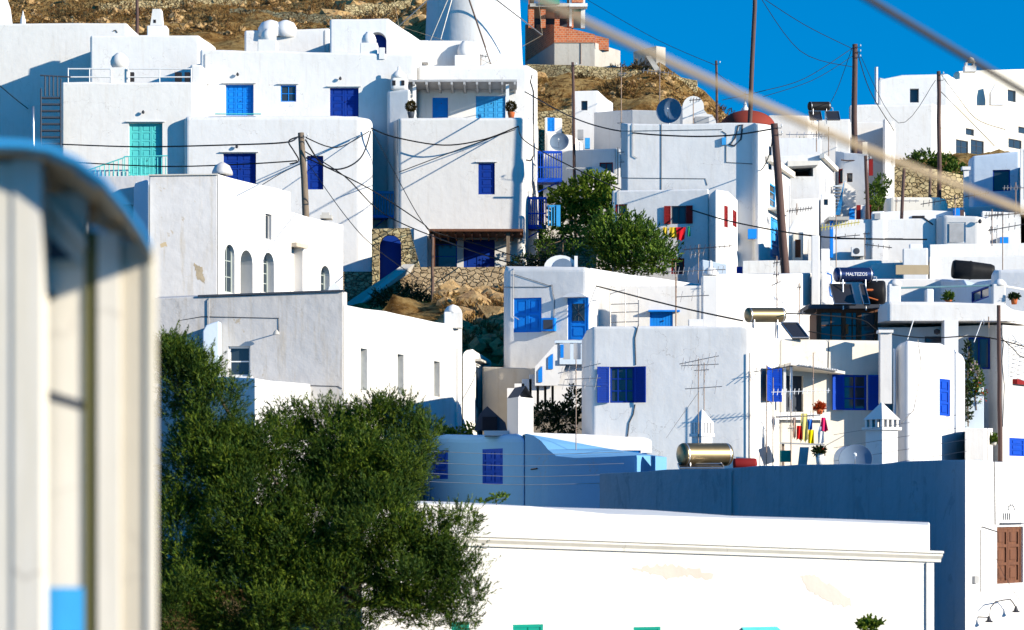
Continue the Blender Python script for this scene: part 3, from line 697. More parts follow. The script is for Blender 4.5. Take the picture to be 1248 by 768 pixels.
h = House('white house with the turquoise shuttered door and a railed roof terrace', [(75,100,186),(236,100,186),(247,103,190)], 7)
b = h.main; h.door(b, 0, 157,150,198,214, TEAL, 3, 6, .32, True); h.lamp(b.w[0], 175,137)
b2 = h.block([(232,78,187.5),(246,79,187.5),(252,84,190)], 3); 
mb = MB(); mb.pbox(135,82,155,102,186.2,1.3); c = h.part('chimney', mb, WHITE2); bevel_obj(c, .06)
ct = P(144,82,186.2); p = MB().lathe((ct.x, ct.y+.6, ct.z), [(.42,0),(.6,.25),(.62,.5),(.5,.8),(.25,1.0),(.2,1.05)], 18); h.part('chimney_pot', p, WHITE2, True, c)
for nm, (xa, xb) in (('l', (83,135)), ('r', (156,233))):
    mb = MB(); n = 2
    for r in (84, 94): mb.tube([P(xa,r,186.1), P(xb,r,186.1)], .05, 6)
    for i in range(n+1): mb.tube([P(xa+(xb-xa)*i/n,83,186.1), P(xa+(xb-xa)*i/n,101,186.1)], .045, 6)
    h.part('terrace_railing', mb, WPAINT)
mb = MB()
for x0, x1 in ((157,163),(213,221),(225,231)): mb.pbox(x0,88,x1,99,187.6,.3)
h.part('roof_vent', mb, DARK)
mb = MB(); hh = 0
for i in range(9): mb.tube([P(105+i*5.6,209-i*1.9,184.6), P(105+i*5.6,216,184.6)], .03, 4)
mb.tube([P(103,209,184.6), P(152,192,184.6)], .045, 5); h.part('stair_railing', mb, TEAL)
mb = MB()
for i in range(11): mb.tube([P(152+i*5,192,184.6), P(152+i*5,216,184.6)], .03, 4)
mb.tube([P(151,191,184.6), P(204,190,184.6)], .045, 5); h.part('balcony_railing', mb, TEAL)
h.finish()
t = thing('iron_stair', 'dark blue iron stair and gate against the wall left of the turquoise door house', 'stair', tuple(P(60,178,185)))
mb = MB()
for x in (50,74): mb.tube([P(x,96 if x == 74 else 108,185), P(x,180,185)], .05, 5)
for r in range(118,178,8): mb.pbox(50,r,74,r+2,185,.35)
mb.build('stair_frame', DARKW, t)
mb = MB()
for x in (55,60,65,70): mb.tube([P(x,93,185), P(x,117,185)], .05, 4)
mb.tube([P(49,92,185), P(86,94,185)], .05, 5); mb.build('gate', DARKW, t)
pole('thin pale metal post in front of the blue shadow at far left', 40,130,41,180,182,3.2, GALV, name='metal_post', group='thin posts')

h = House('long white house with the light blue door and the small square window', [(244,60,190),(505,66,190),(514,72,197)], 3.5)
b = h.main
h.door(b,0,275,103,309,141, LBLUE,3,5,.3); h.window(b,0,342,104,361,124, LBLUE,2,2,ledge=True); h.door(b,0,402,107,437,142, NAVY,2,4,.25)
h.lamp(b.w[0],290,91); h.lamp(b.w[0],415,96)
h.urn(314,48,337,60,326,35,49,190.3,8.5); h.urn(439,52,460,64,449,39,53,190.3,8)
mb = MB(); mb.pbox(462,58,469,72,189.9,.2); h.part('downspout_head', mb, WHITE2)
h.finish()
h = House('low white roof house behind the light blue door house, under a blue shadow', [(298,37,205),(345,36,205),(402,34,205)], 5); 
mb = MB(); 
for x, r in ((330,1.0),(348,.9)): mb.lathe(P(x,38,205.5), [(r,-.5),(r*.95,.2),(r*.7,.6),(r*.2,.8)], 16)
h.part('roof_dome', mb, WHITE2, True); h.finish()
h = House('white house with the arched dark niche below the windmill', [(402,23,195),(474,22,195),(514,50,201)], 6)
h.hole(h.main, 0, 449,39,471,66, 1.2, arch=True); h.main.cuts and None
MB().wbox(h.main.w[0], *h.main.w[0].rect(448,38,472,68), -1.22,-1.0).build('niche_back', NAVY, h.root); h.finish()
h = House('small white house beneath the left side of the windmill with a clay pot chimney', [(505,50,202),(520,49,202),(585,50,202)], 5)
h.urn(554,67,581,80,567,50,68,200.5,9)
mb = MB(); mb.pbox(508,49,522,76,200.8,1.2); c = h.part('chimney', mb, WHITE2); bevel_obj(c,.08); h.finish()

YS = 1.0
h = House('white middle terrace house with two navy doors behind the split wooden pole', [(225,141,165.3),(440,141,165.3),(454,146,165.8)], 12, bev=.3)
b = h.main; h.door(b,0,272,187,312,224, NAVY,2,4,.28); h.lamp(b.w[0],289,179); h.door(b,0,374,190,394,231, NAVY,1,4,.25,False)
h.part('balcony_rail', MB().tube([P(262,139,165.2),P(318,139,165.2)], .04, 5), TEAL)
h.finish()

# big house with pergola
h = House('tall white house with the roof pergola and two round topiary plants on its terrace', [(473,150,172),(486,144,165),(639,143,165),(656,152,173)], 6, bev=.2)
b = h.main
h.shuttered(b,1,583,199,603,237, NAVY,1,.16,True,4)
ub = h.block([(509,79,172),(645,79,172),(655,84,176)], 6, bev=.3)
h.door(ub,0,527,119,546,144, LBLUE,1,3,.15,False); h.door(ub,0,580,117,616,144, SKYB,3,4,.15,False)
mb = MB(); mb.pbox(498,97,630,99.5,168.6,3.5)
for i in range(9): mb.pbox(503+i*15.4,99.8,505.5+i*15.4,103,168.2,3.9)
mb2 = MB(); 
h.part('pergola', mb, GREYP)
mb = MB(); mb.pbox(616.5,103,620.5,146,168.8,.25); mb.pbox(503,103,507,146,168.8,.25); h.part('pergola_post', mb, WPAINT)
# chimney tower
tw = h.block([(472,110,168.5),(500,108,168)], 1.6, bev=.2, part='chimney_tower')
mb = MB(); mb.pbox(476,94,497,110,168.2,1.2); c = h.part('chimney', mb, WHITE2); bevel_obj(c,.25,4)
p = P(486,96,168.9); mb = MB().lathe(p, [(.56,0),(.5,.25),(.25,.48),(.09,.58),(.08,.8),(.02,.85)], 16); h.part('chimney_cap', mb, WHITE2, True, c)
mb = MB(); mb.pbox(478,98,482,104,168.15,.1); mb.pbox(489,98,493,104,168.15,.1); h.part('smoke_hole', mb, DARK, parent=c)
# porch below
h.window(b,1,528,283,557,327, NAVY2,1,3,.25,tilt=0); h.door(b,1,565,292,603,329, NAVY,2,2,.25,False)
mb = MB(); q = [P(523,279,160.5),P(638,279,160.5),P(638,279,165),P(523,279,165)]; z = Vector((0,0,-.32)); q[2].z = q[3].z = q[0].z+.05
mb.extrude(q, (0,0,-.16)); 
for i in range(12): 
    x = 525+i*10; a = P(x,283.5,160.7); mb.box((a.x, 162.8, a.z-.08), .1, 4, .14)
h.part('porch_roof', mb, BROWNW)
mb = MB(); mb.pbox(526,283,530,330,160.9,.18); h.part('porch_post', mb, BROWNW); mb = MB(); mb.pbox(617,283,621.5,330,160.9,.22); h.part('porch_post', mb, GREYW)
mb = MB().wbox(b.w[1], *b.w[1].rect(505,278,521,330), 0,.5); h.part('buttress', mb, WHITE2)
h.conduit(b.w[2], [(648,92),(646,100),(650,112),(650,190),(646,196),(641,195)], .05, DARK)
# side balconies
for (x0, x1, r0, r1, Y, nm) in ((655,685,184,222,169,'u'),(640,666,240,279,167,'l')):
    mb = MB(); 
    mb.pbox(x0,r1-5,x1,r1,Y,1.6); n = 9
    for i in range(n+1): x = x0+.6+(x1-x0-1.2)*i/n; mb.pbox(x-.6,r0+3,x+.6,r1-5,Y,.06)
    mb.pbox(x0,r0,x1,r0+3,Y-.02,.1); mb.pbox(x0,(r0+r1)/2,x1,(r0+r1)/2+1.5,Y-.01,.08)
    for i in range(5): xx = P(x1,0,Y).x; mb.box((xx-.03, Y+.2+.3*i, P(0,(r0+r1)/2,Y).z), .05, .07, (r1-r0)*.5*Y/F*1.7)
    mb.box((P(x1,0,Y).x-.03, Y+.8, P(0,r0+1.5,Y).z), .08, 1.6, .1)
    mb.tube([P(x1-4,r1,Y+.3), P(x0+1,r1+12,Y+.3)], .05, 5)
    h.part('balcony', mb, NAVY2)
h.finish()
mb = MB()
t = thing('garden_gate', 'light blue slatted gate beside the lower blue balcony', 'gate', tuple(P(674,276,164)))
for x in (668,671.5,675): mb.pbox(x,252,x+1.4,275,164,.05)
mb.pbox(667,250,683,252.5,164,.08); mb.pbox(678,250,683,276,163.95,.1); mb.build('gate_panel', SKYB, t)

for lab, px, Yp in (('round brown topiary plant at the left end of the pergola terrace',501,166.2),('round brown topiary plant at the right end of the pergola terrace',623,166.2)):
    t = thing('potted_topiary', lab, 'potted plant', tuple(P(px,144,Yp)), 'topiary plants on the pergola terrace')
    MB().lathe(P(px,144,Yp), [(.18,0),(.26,.38),(.24,.4),(.2,.36)], 14).build('pot', DARKW if px < 600 else TERRA, t, True)
    MB().tube([P(px,140,Yp), P(px,134,Yp)], .03, 5).build('stem', BARK, t)
    c = P(px,130,Yp); leafobj(blobcloud([(c.x,c.y,c.z,.34,.34,.36)], 500, 8, .1, .1, .04, up=0), 'crown', L_TOPI, t)

# balcony between houses
t = thing('blue_balcony', 'shaded blue wooden balcony in the narrow gap between two white houses', 'balcony', tuple(P(467,275,168.8)))
mb = MB()
for i in range(8): mb.pbox(455.5+i*3.3,236,457+i*3.3,262,168.2,.06)
mb.pbox(454,233,481,236,168.18,.1); mb.build('railing', SKYB, t); MB().pbox(454,262,482,265.5,168.2,1.45).build('deck', LBLUE, t)
mb = MB(); mb.tube([P(458,276,169.6), P(470,266,168.5)], .05, 5); mb.build('bracket', LBLUE, t)

# stone arch
h = House('rough stone gateway with a dark blue arched opening beside the stone steps', [(453,279,157),(501,277,157),(512,325,156.8)], 1.6, STONES, .06, name='stone_gateway', cat='gateway')
b = h.main; b.poly[1] = P(500,277,157)
u = b.w[0].rect(462,286,489,348); h.cut(b, b.w[0], *u, 1.1, True)
MB().wbox(b.w[0], u[0]-.02,u[1]+.02,u[2]-.02,u[3]+.02,-1.12,-1.0).build('door', NAVY, h.root)
h.finish()
# retaining walls
h = House('fitted yellow stone retaining wall under the porch of the pergola house', [(500,326,154),(613,325,154),(640,327,155)], 2, STONEF, .05, name='retaining_wall', cat='stone wall'); h.finish()
h = House('short stone wall below the left corner of the split pole house', [(415,331,158),(455,331,158)], 1, STONEW, .05, name='retaining_wall', cat='stone wall'); h.finish()
t = thing('stone_steps', 'sloping grey stone stair wall climbing to the arched gateway', 'steps', tuple(P(440,380,150)))
q = [P(420,385,149),P(500,332,152),P(505,322,152),P(492,322,152),P(418,372,149)]; MB().extrude(q[:], (0,.5,0)).build('stair_parapet', CONC, t)
mb = MB()
for i in range(12): mb.pbox(424+i*6.2,368-i*3.6,432+i*6.2,390-i*3.6,150+i*.2,.8)
mb.build('step', STONEW, t)
h = House('low garden wall of pale stones below the mulberry tree', [(655,292,166),(722,288,166),(727,296,167)], 1, STONEW, .05, name='garden_wall', cat='stone wall'); h.finish()

# windmill
Y = 217; k = Y/F; c = P(577,78,Y); R0 = 60*k
t = thing('windmill', 'round white windmill tower with wooden sail spars on the hilltop', 'windmill', (c.x, c.y, c.z-3))
MB().lathe((c.x,c.y,c.z-3), [(R0*1.06,0),(R0*1.0,3),(R0*.97,6),(R0*.93,10),(R0*.90,12.5),(R0*.93,12.7),(R0*.6,14.5),(R0*.08,17)], 64).build('tower', WHITE, t, True)
hub = P(560,-35,Y-R0-1.2); MB().tube([hub, hub+Vector((.3,R0+1.5,.4))], .22, 10).build('axle', BARK, t)
mb = MB()
for (x, y) in ((598,78),(661,43),(537,48),(486,32),(592,58),(650,-60),(620,-120),(560,-140),(500,-110),(470,-60),(475,-10),(520,60)):
    e = P(x,y,Y-R0-1.2); mb = MB(); mb.tube([hub, e], [.08,.05], 6); mb.build('spar', POLEW if x in (598,592) else ALU, t)
ex = [P(x,y,Y-R0-1.2) for x, y in ((661,43),(598,78),(537,48),(486,32),(470,-60),(500,-110),(560,-140),(620,-120),(650,-60),(661,43))]
MB().tube(ex, .02, 4).build('rim_rope', ROPE, t)

# unfinished building
h = House('unfinished building with a concrete base and red hollow brick upper storeys', [(640,44,234),(675.5,43,224),(725,52,224),(756,62,226)], 6, CONC, .03, name='unfinished_building', cat='building')
b1 = h.block([(640,30,233.9),(675.5,30,223.9),(725,42,223.9),(725.5,60,224)], 5, BRICK, 0, part='brick_band', zb=P(0,52,223.9).z)
b2 = h.block([(725.5,43,224.3),(742,47,224.3)], 4, BRICK, 0, part='brick_parapet', zb=P(0,60,224).z)
def piers(xs, r0, r1, Y):
    for x0, x1 in xs:
        m = MB(); m.pbox(x0,r0,x1,r1,Y,.5); h.part('brick_pier', m, BRICK)
piers(((644,651),(659,665),(676,682),(691,694.5),(696,699),(708,712)), -4, 34, 224.6)
m = MB(); m.pbox(646,4,712,8,224.3,6); h.part('floor_slab', m, CONC)
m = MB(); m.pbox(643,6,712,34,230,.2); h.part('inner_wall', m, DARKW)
m = MB(); m.pbox(694,-20,697,32,224.3,.4); m.pbox(708,-20,713,34,224.3,.5); h.part('concrete_column', m, WPAINT)
m = MB(); m.pbox(694,4,716,8,223.2,1.2); h.part('balcony_slab', m, WPAINT); m = MB(); m.pbox(697,-20,711,3,224.2,.3); h.part('brick_infill', m, BRICK)
m = MB(); m.pbox(658,-8,682,5,224.1,.2); h.part('green_panel', m, GREEN); m = MB(); m.pbox(697,9,709,14,224.6,.2); h.part('green_sheet', m, GREEN)
m = MB(); m.tube([P(691,50,223.9),P(708,51,223.95),P(708,78,223.95)], .04, 4); h.part('wall_pipe', m, RUST)
h.finish()
h = House('tilted concrete bunker block alone at the crest of the slope', [(772,63,222),(800,56,221),(811,58,222)], 2.5, CONC, .03, name='concrete_block', cat='concrete block'); h.finish()
t = solo(MB().extrude([P(787,68,219),P(793,68,219),P(806,86,219),P(798,86,219)], (0,2,0)), 'concrete_slab', CONC, 'leaning concrete slab propped under the bunker block on the crest', 'slab')
h = House('long dry stone terrace wall across the slope below the brick building', [(640,78,221),(700,79,219.5),(790,86,219.5),(850,98,220)], 1, STONES, .1, name='terrace_wall', cat='stone wall', zb=P(0,112,220).z-1); h.finish()
h = House('lower dry stone terrace wall on the slope left of the dark pole', [(640,138,196),(700,132,196)], 1, STONES, .1, name='terrace_wall', cat='stone wall', zb=P(0,190,196).z); h.finish()

# ================================================================== LEFT MIDDLE
h = House('old cream house with weathered grey end wall and arched white doorways on its long side', [(182,214,114.6),(265,213,115),(266,213,122)], 2, WORN, .05)
b = h.main
OLDST = plaster('exposed_masonry', (.40,.33,.23), dirt=(.2,.14,.08), amount=.9, streak=.6, bs=1.5)
h.patch(b.w[0], [(208,372),(222,368),(240,378),(262,370),(252,384),(236,396),(226,420),(212,424)], OLDST, seed=2)
h.patch(b.w[0], [(195,297),(202,295),(204,300),(196,302)], TAN, seed=5); h.patch(b.w[0], [(236,320),(246,326),(250,345),(240,340)], OLDST, seed=6)
b3 = h.block([(265.4,212,114.97),(354,234,122)], 3, WHITE2, .05); 
h.window(b3,0,274,298,286,357, SAGE,2,3,.25,arch=True); h.hole(b3,0,293,305,308,360,1.3,SAGE,arch=True)
h.window(b3,0,321,308,334,357, SAGE,2,4,.45,arch=True); h.window(b3,0,323.5,261,331,292, GREYP,1,1,.25)
b4 = h.block([(354,258,122),(418,274,127)], 4, WHITE2, .05); h.hole(b4,0,355,300,369,356,.5); h.window(b4,0,391,324,402,356, SAGE,2,3,.4,arch=True)
m = MB().wbox(b4.w[0], *b4.w[0].rect(355,297,370,302), -.02,.3); h.part('lintel', m, ROUGH)
b5 = h.block([(108,215,118),(184,214,118)], 5, WORN, .05); h.window(b5,0,148,249,162,266, DARKW,1,1,.3)
b6 = h.block([(163,226,117.5),(166,220,117),(181,216,114.2)], .8, SHADEW, .2, part='buttress')
m = MB(); m.lathe(P(271,213,115.8), [(.5,0),(.48,.15),(.35,.42),(.05,.6)], 14); h.part('roof_cap', m, WORN, True)
m = MB(); m.pbox(390,262,404,266,125,1); m.pbox(392,259,401,263,125.2,.6); h.part('roof_hatch', m, CONC)
h.part('coping', MB().extrude([P(181,212.6,114.5),P(265.3,211.6,114.9),P(265.3,213.2,114.9),P(181,214.2,114.5)], (0,.5,0)), CONC)
h.finish()

h = House('low weathered house with three tall narrow windows on its bright side above the dark tree', [(190,392,93),(243,360,92),(418,355,88),(418.5,371,88.05)], 5, WORN, .04)
b = h.main; b.poly = [P(185,364,88.6),P(243,361,88.5),P(418,355,88),P(423,356,92),P(195,362,98)]; b.n = 3; b.w = [Wall((b.poly[0].x,b.poly[0].y),(b.poly[1].x,b.poly[1].y)), Wall((b.poly[1].x,b.poly[1].y),(b.poly[2].x,b.poly[2].y))]
h.window(b,1,278,422,305,459, WPAINT,1,2,.22,sill=True)
w = b.w[1]
h.conduit(w, [(190,396),(246,386),(340,388),(340,406)], .012); 
q = w.hit(340,406); p = w.W(*q, 0); n3 = Vector((w.n.x,w.n.y,0)); m = MB(); m.tube([p, p+n3*.45+Vector((0,0,.05))], .02, 6); m.lathe(p+n3*.5, [(.12,-.08),(.1,0),(.03,.08)], 12); h.part('wall_lamp', m, CONC)
h.part('coping', MB().extrude([P(241,359.6,88.42),P(418.4,353,87.9),P(418.4,355.2,87.9),P(241,361.8,88.42)], (0,.45,0)), DARKW)
# curved fin
m = MB(); pr = [(250,470),(250,405),(254,398),(262,395),(270,393),(270,470)]; pts = [P(x,y,88.4) for x, y in pr]; m.extrude(pts, (0,-.75,0)); o = h.part('buttress', m, SHADEW); bevel_obj(o,.05)
wg = h.block([(418.6,371,88.02),(470,379,92.4),(563,399,101)], 4, WORNW, .06, part='side_wing')
h.window(wg,0,439.5,425,447.5,476, SAGE,2,4,.35); h.window(wg,1,484.5,432,492,481, SAGE,2,4,.35); h.window(wg,1,529,440.5,536,483.5, SAGE,2,4,.35)
m = MB(); m.pbox(541,380,563,400,99.8,.7); o = h.part('roof_pier', m, WORNW); bevel_obj(o,.04)
m = MB(); m.lathe(P(552,381,100.15), [(.36,-.05),(.34,.1),(.22,.25),(.02,.33)], 16); h.part('roof_pier_cap', m, WORNW, True)
m = MB(); m.lathe(P(408,356,88.6), [(.32,0),(.26,.18),(.03,.32)], 4, a0=R(45), a1=R(405)); h.part('corner_cap', m, WPAINT)
low = h.block([(250,458,84),(311,461,82),(378,468,87)], 2, WORNW, .05, part='low_wall')
ex = h.block([(564,427,101.1),(577,422,103),(599,437,110)], 3, WORNW, .35, part='rounded_annex')
h.window(ex,1,580,445,586,498, WPAINT,1,1,.15)
m = MB(); m.wbox(wg.w[1], *wg.w[1].rect(555,425,559,520), 0,.12); h.part('pilaster', m, WORNW)
h.part('lintel', MB().wbox(ex.w[1], *ex.w[1].rect(579,440,590,442.5), 0,.25), CONC)
h.conduit(w, [(378,470),(412,471),(417,474)], .012)
h.finish()
h = House('low rough tan garden wall between the narrow window house and the white steps', [(588,447,104.5),(712,450,103)], .6, ROUGH, .06, name='rough_wall', cat='wall'); h.finish()
t = thing('dark_hood', 'dark peaked hood with black opening standing behind the blue shaded house', 'hood', tuple(P(597,528,97)))
a = [P(578,524,96),P(584,505,96),P(594,495,96),P(616,515,96),P(618,524,96)]; MB().extrude(a, (0,1.4,0)).build('hood_shell', DARKW, t)
MB().pbox(588,508,606,524,95.9,.1).build('opening', DARK, t)

# ================================================================== CENTRE
h = House('white house with light blue shutters, light blue door and small outdoor stair', [(614,330,105.5),(616,325,105),(717,325.5,104),(743,331,110)], 4, WHITE, .22)
b = h.main
h.shuttered(b,1,626,363,660,405, LBLUE,2,.12,rows=2)
w = b.w[1]; dd = h.door(b,1,691.5,362,718-1.5,414, LBLUE,1,3,.16,False)
u0,u1,z0,z1 = w.rect(697,370,712,391); MB().wbox(w,u0,u1,z0,z1,-.12,-.075).build('door_glass', GLASS, dd)
m = MB(); m.tube([w.W(u0,z0,-.07), w.W(u1,z1,-.07)], .012, 4); m.tube([w.W(u0,z1,-.07), w.W(u1,z0,-.07)], .012, 4); m.tube([w.W((u0+u1)/2,z0,-.07), w.W((u0+u1)/2,z1,-.07)], .015, 4); m.build('door_grille', DARKW, dd)
u0,u1,z0,z1 = w.rect(688,357,718,363); m = MB(); q = []
for i in range(7): tt = i/6; q.append(w.W(u0+(u1-u0)*tt, z0+(z1-z0)*(1-(2*tt-1)**2), 0))
m.extrude(q, Vector((w.n.x,w.n.y,0))*.45); h.part('door_hood', m, WHITE2)
u0,u1,z0,z1 = w.rect(662,388,678,404); o = h.part('vent_box', MB().wbox(w,u0,u1,z0,z1,0,.28), LBLUE); MB().wbox(w,u0+.08,u1-.08,z0+.08,z1-.08,.281,.29).build('vent_grille', DARKW, o)
h.conduit(w, [(614,350),(668,350),(673,347),(674,358),(676,366),(675,388)], .012); h.conduit(w, [(625,334),(650,342),(672,349)], .01)
t2 = h.block([(729,347.5,107),(743,348,107),(862,348,107)], 3, WHITE, .04, part='terrace_wall')
h.door(t2,1,792,380,820,420, LBLUE,1,1,.1,False,planks=7)
m = MB().wbox(t2.w[1], *t2.w[1].rect(790,378.5,828,380.5), 0,.35); h.part('door_hood', m, LBLUE)
t3 = h.block([(717.5,326,109.8),(743,331,110.5),(863,348,117)], 3, WHITE2, .1, part='sloping_parapet')
m = MB()
for r in (371,381,393): m.tube([P(744,r,105.5), P(778,r-1,105.5)], .018, 5)
for x in (744,778,762): m.tube([P(x,352,105.5), P(x,402,105.5)], .022, 5)
m.tube([P(744,358,104.6), P(762,353,106)], .018, 5); h.part('pipe_frame', m, ALU)
# stair
m = MB()
for i in range(7): m.pbox(672-i*9,440+i*5.5,684-i*9 if i else 737,500,102.8,1.0)
h.part('stair', m, WHITE2)
m = MB(); q = [P(652,462,102.5),P(652,446,102.5),P(678,416,102.5),P(737,415,102.5),P(737,440,102.5),P(690,440,102.5),P(684,455,102.5),P(680,470,102.5),P(652,470,102.5)]
m.extrude([P(652,470,102.5),P(652,447,102.5),P(679,417,102.5),P(682,417,102.5),P(682,440,102.5),P(690,444,102.5),P(680,470,102.5)], (0,.12,0)); h.part('stair_parapet', m, WHITE)
m = MB(); m.pbox(676,415,737,418,102.4,.2); m.pbox(682,438,737,444,102.4,.3)
for x in (682,695,708,722): m.pbox(x,418,x+4,438,102.45,.15)
h.part('stair_railing', m, SHADEW)
m = MB(); q = [(656,466),(656,452),(661,446),(661,466)]; m.extrude([P(x,y,102.45) for x, y in q], (0,.03,0)); m.extrude([P(x,y,102.45) for x, y in ((668,450),(668,436),(674,431),(674,450))], (0,.03,0)); m.pbox(683,420,687,436,102.43,.03); h.part('stair_opening', m, LBLUE)
h.finish()

# vaulted water arch behind
t = thing('vaulted_cover', 'small white barrel vault with grey arched front beside the retaining wall', 'vault', tuple(P(683,328,112)))
q = [P(661,330,112)]+[P(683-20*math.cos(math.pi*i/10)-0,326-15*math.sin(math.pi*i/10),112) for i in range(11)]+[P(704,330,112)]
MB().extrude(q, (0,2.4,0)).build('vault', WHITE2, t)
q = [P(686-13*math.cos(math.pi*i/10),328-13*math.sin(math.pi*i/10),111.97) for i in range(11)]; MB().extrude(q, (0,.02,0)).build('vault_front', DISHM, t)
MB().pbox(700,312,704,328,111.9,.3).build('corner_block', WHITE2, t)

h = House('grey-white house with open navy shutters round a lace curtained window', [(709,412,90.3),(714,402,88.6),(722,397,88),(905,396,87.3),(914,399,87.3),(916,403,87.5),(950,412,91.2)], 6, WHITE, .12)
b = h.main; b.w
h.window(b,2,743,447,773,491, NAVY,3,3,.18,shut=NAVY,sw=.5,tilt=.35)
h.conduit(b.w[2], [(778,396),(774,412),(775,445)], .018); h.conduit(b.w[2], [(774,493),(772,505),(767,515),(765,532)], .018)
h.conduit(b.w[2], [(914,430),(914,560)], .02, RUST, .06)
r = b.w[5]; 
h.leaf(r, r.hit(938,0)[0], -1, 1.35, P(938,490,90).z, P(938,449,90).z, NAVY2, .15); h.leaf(r, r.hit(939,0)[0], 1, .4, P(938,490,90).z, P(938,449,90).z, NAVY2, 1.25)
b2 = h.block([(950,413,91.3),(1080,415,92.4)], 5, CREAM, .12, part='recessed_wall')
h.door(b2,0,958,458,979,502, DARKW,1,2,.25,False); h.window(b2,0,1028,457,1057,500, NAVY2,2,3,.16,shut=NAVY2,sw=.52,tilt=.22)
w = b2.w[0]
m = MB(); m.extrude([w.W(w.hit(948,0)[0],P(0,443,91).z,1.3), w.W(w.hit(1016,0)[0],P(0,453,91).z,1.1), w.W(w.hit(1022,0)[0],P(0,453,91.5).z,0), w.W(w.hit(948,0)[0],P(0,447,91.3).z,0)], (0,0,-.10))
h.part('awning', m, CREAM)
m = MB()
for i in range(16): x = 972+i*3; a = P(x,446+i*.42,90.9); m.box((a.x,a.y-.2,a.z), .05,1.3,.05)
h.part('awning_batten', m, WPAINT)
for x in (955,963): h.part('awning_post', MB().pbox(x,447,x+3,503,90.4,.1), WPAINT)
h.part('balcony_parapet', MB().wbox(w, *w.rect(944,503,1008,512), .1,.25), WHITE2); h.conduit(w, [(1004,500),(1004,520)], .02, RUST)
h.conduit(w, [(1010,414),(1009,457)], .012)
# tall square flue
m = MB(); m.pbox(1073,405,1087,492,90.9,.45); c = h.part('flue', m, WHITE2); MB().pbox(1071,402,1089,405.5,90.8,.6).build('flue_cap', WHITE2, c)
h.part('downpipe', MB().tube([P(1090,425,91.2), P(1090,520,91.2)], .05, 8), SHADEW)
b3 = h.block([(1091,424,91.6),(1098,416,91),(1108,414,90.7),(1150,418,93.6),(1166,424,95),(1176,437,96.5)], 4, WHITE2, .25, part='rounded_wing')
h.shuttered(b3,2,1145,462,1158,507, NAVY2,1,.08,rows=3)
h.conduit(b3.w[2], [(1118,414),(1122,440),(1121,460),(1113,500),(1098,516)], .014, ALU)
h.finish()
# hooded chimney
def hooded(label, x0, x1, xm, rt, rc, rs, rb, Y, dep=1.0, pan=True):
    t = thing('hooded_chimney', label, 'chimney', tuple(P((x0+x1)/2, rb, Y)), 'hooded chimneys')
    k = Y/F; hw = (x1-x0)/2*k; c = P((x0+x1)/2, rb, Y); rz = R(38); cy = Y+hw
    def sq(h2, z0, z1, r2=None, m=None):
        m = m or MB(); r2 = h2 if r2 is None else r2
        q = []
        for zz, hh in ((z0,h2),(z1,r2)):
            for i in range(4): a = rz+math.pi/4+i*math.pi/2; q.append((c.x+math.cos(a)*hh*1.25, cy+math.sin(a)*hh*1.25, zz))
        return m.hexa(q)
    zc = P(0,rc,Y).z; zs = P(0,rs,Y).z; zt = P(0,rt,Y).z; zb = c.z-1.0
    sq(hw*.80, zb, zs).build('body', WHITE2, t)
    sq(hw, zs, zs+.10).build('shelf', WHITE2, t)
    m = MB()
    for i in range(4):
        a = rz+math.pi/4+i*math.pi/2
        for f in (0,.33,.66):
            a2 = a+math.pi/2; p0 = Vector((math.cos(a),math.sin(a),0)); p1 = Vector((math.cos(a2),math.sin(a2),0)); q = p0.lerp(p1, f)*hw*.92
            m.box((c.x+q.x, cy+q.y, (zs+.1+zc)/2), .1,.1,zc-zs-.1, rz)
    m.build('vent_pier', WHITE2, t); sq(hw*.55, zs+.1, zc).build('dark_core', DARK, t)
    sq(hw*.93, zc, zt, .02).build('cap', WHITE2, t); return t
hooded('large white hooded chimney with peaked cap beside the round dish', 1058,1097,1078,490,511,524,562,84)
hooded('slender white hooded chimney with peaked cap above the big metal tank', 844,869,857,499,515,532,545,79)

# blue shaded house
h = House('low blue shaded house with two navy shutters and a curved roofline', [(517,533,96),(521,529,95),(600,529,88.5),(640,528,85.5)], 5, SHADEL, .3)
b = h.main
h.shuttered(b,1,528,549,546,584, NAVY2,1,.08,rows=3); h.shuttered(b,1,588,547,613,590, NAVY2,2,.08,rows=3)
cur = [(640,528.3,85.5),(650,531,84.8),(660,538,84.2),(668,548,83.6),(678,556,83),(700,558,81.8),(776,555,78)]
for i in range(len(cur)-1):
    pass
c2 = h.block([(640,528.3,85.48),(648,530,84.9)], 4, SHADEL, .0, part='curved_parapet')
c2.poly = [P(*p) for p in cur]+[P(776,555,78)+Vector((1.2,4,0)), P(640,528.3,85.5)+Vector((0,5,0))]; c2.n = 7; c2.w = []
h.conduit(b.w[1], [(648,572),(655,571)], .03)
e = h.block([(773,557,77.9),(777,556,77.8)], 4, SHADEL, .05, part='end_wall')
m = MB(); m.pbox(631,473,650,534,86.8,.9) ; q = [P(618,476,88.3),P(632,473,86.8),P(650,472,88.2),P(637,472,89.6)]; lo = [Vector((v.x,v.y,P(0,534,87).z-.5)) for v in q]; up = [Vector((v.x,v.y,P(0,484,87).z)) for v in q]
c = h.part('chimney', MB().hexa(lo+up), WHITE2)
apx = sum((u for u in up), Vector((0,0,0)))/4+Vector((0,0,.42)); m = MB()
r0 = up[0].lerp(up[3],.5)+Vector((0,0,.42)); r1 = up[1].lerp(up[2],.5)+Vector((0,0,.42))
m.add([up[0],up[1],r1,r0],[(0,1,2,3)]); m.add([up[3],up[2],r1,r0],[(0,1,2,3)]); o = m.build('chimney_cap', DARKW, c)
h.part('roof_step', MB().pbox(590,525,632,531,88,2), WHITE2)
h.finish()
h = House('bright white lower roof wall behind the blue shaded house with two narrow blue slots', [(640,527,87),(712,529,87.2),(838,534,88),(900,545,93)], 2, WHITE2, .15)
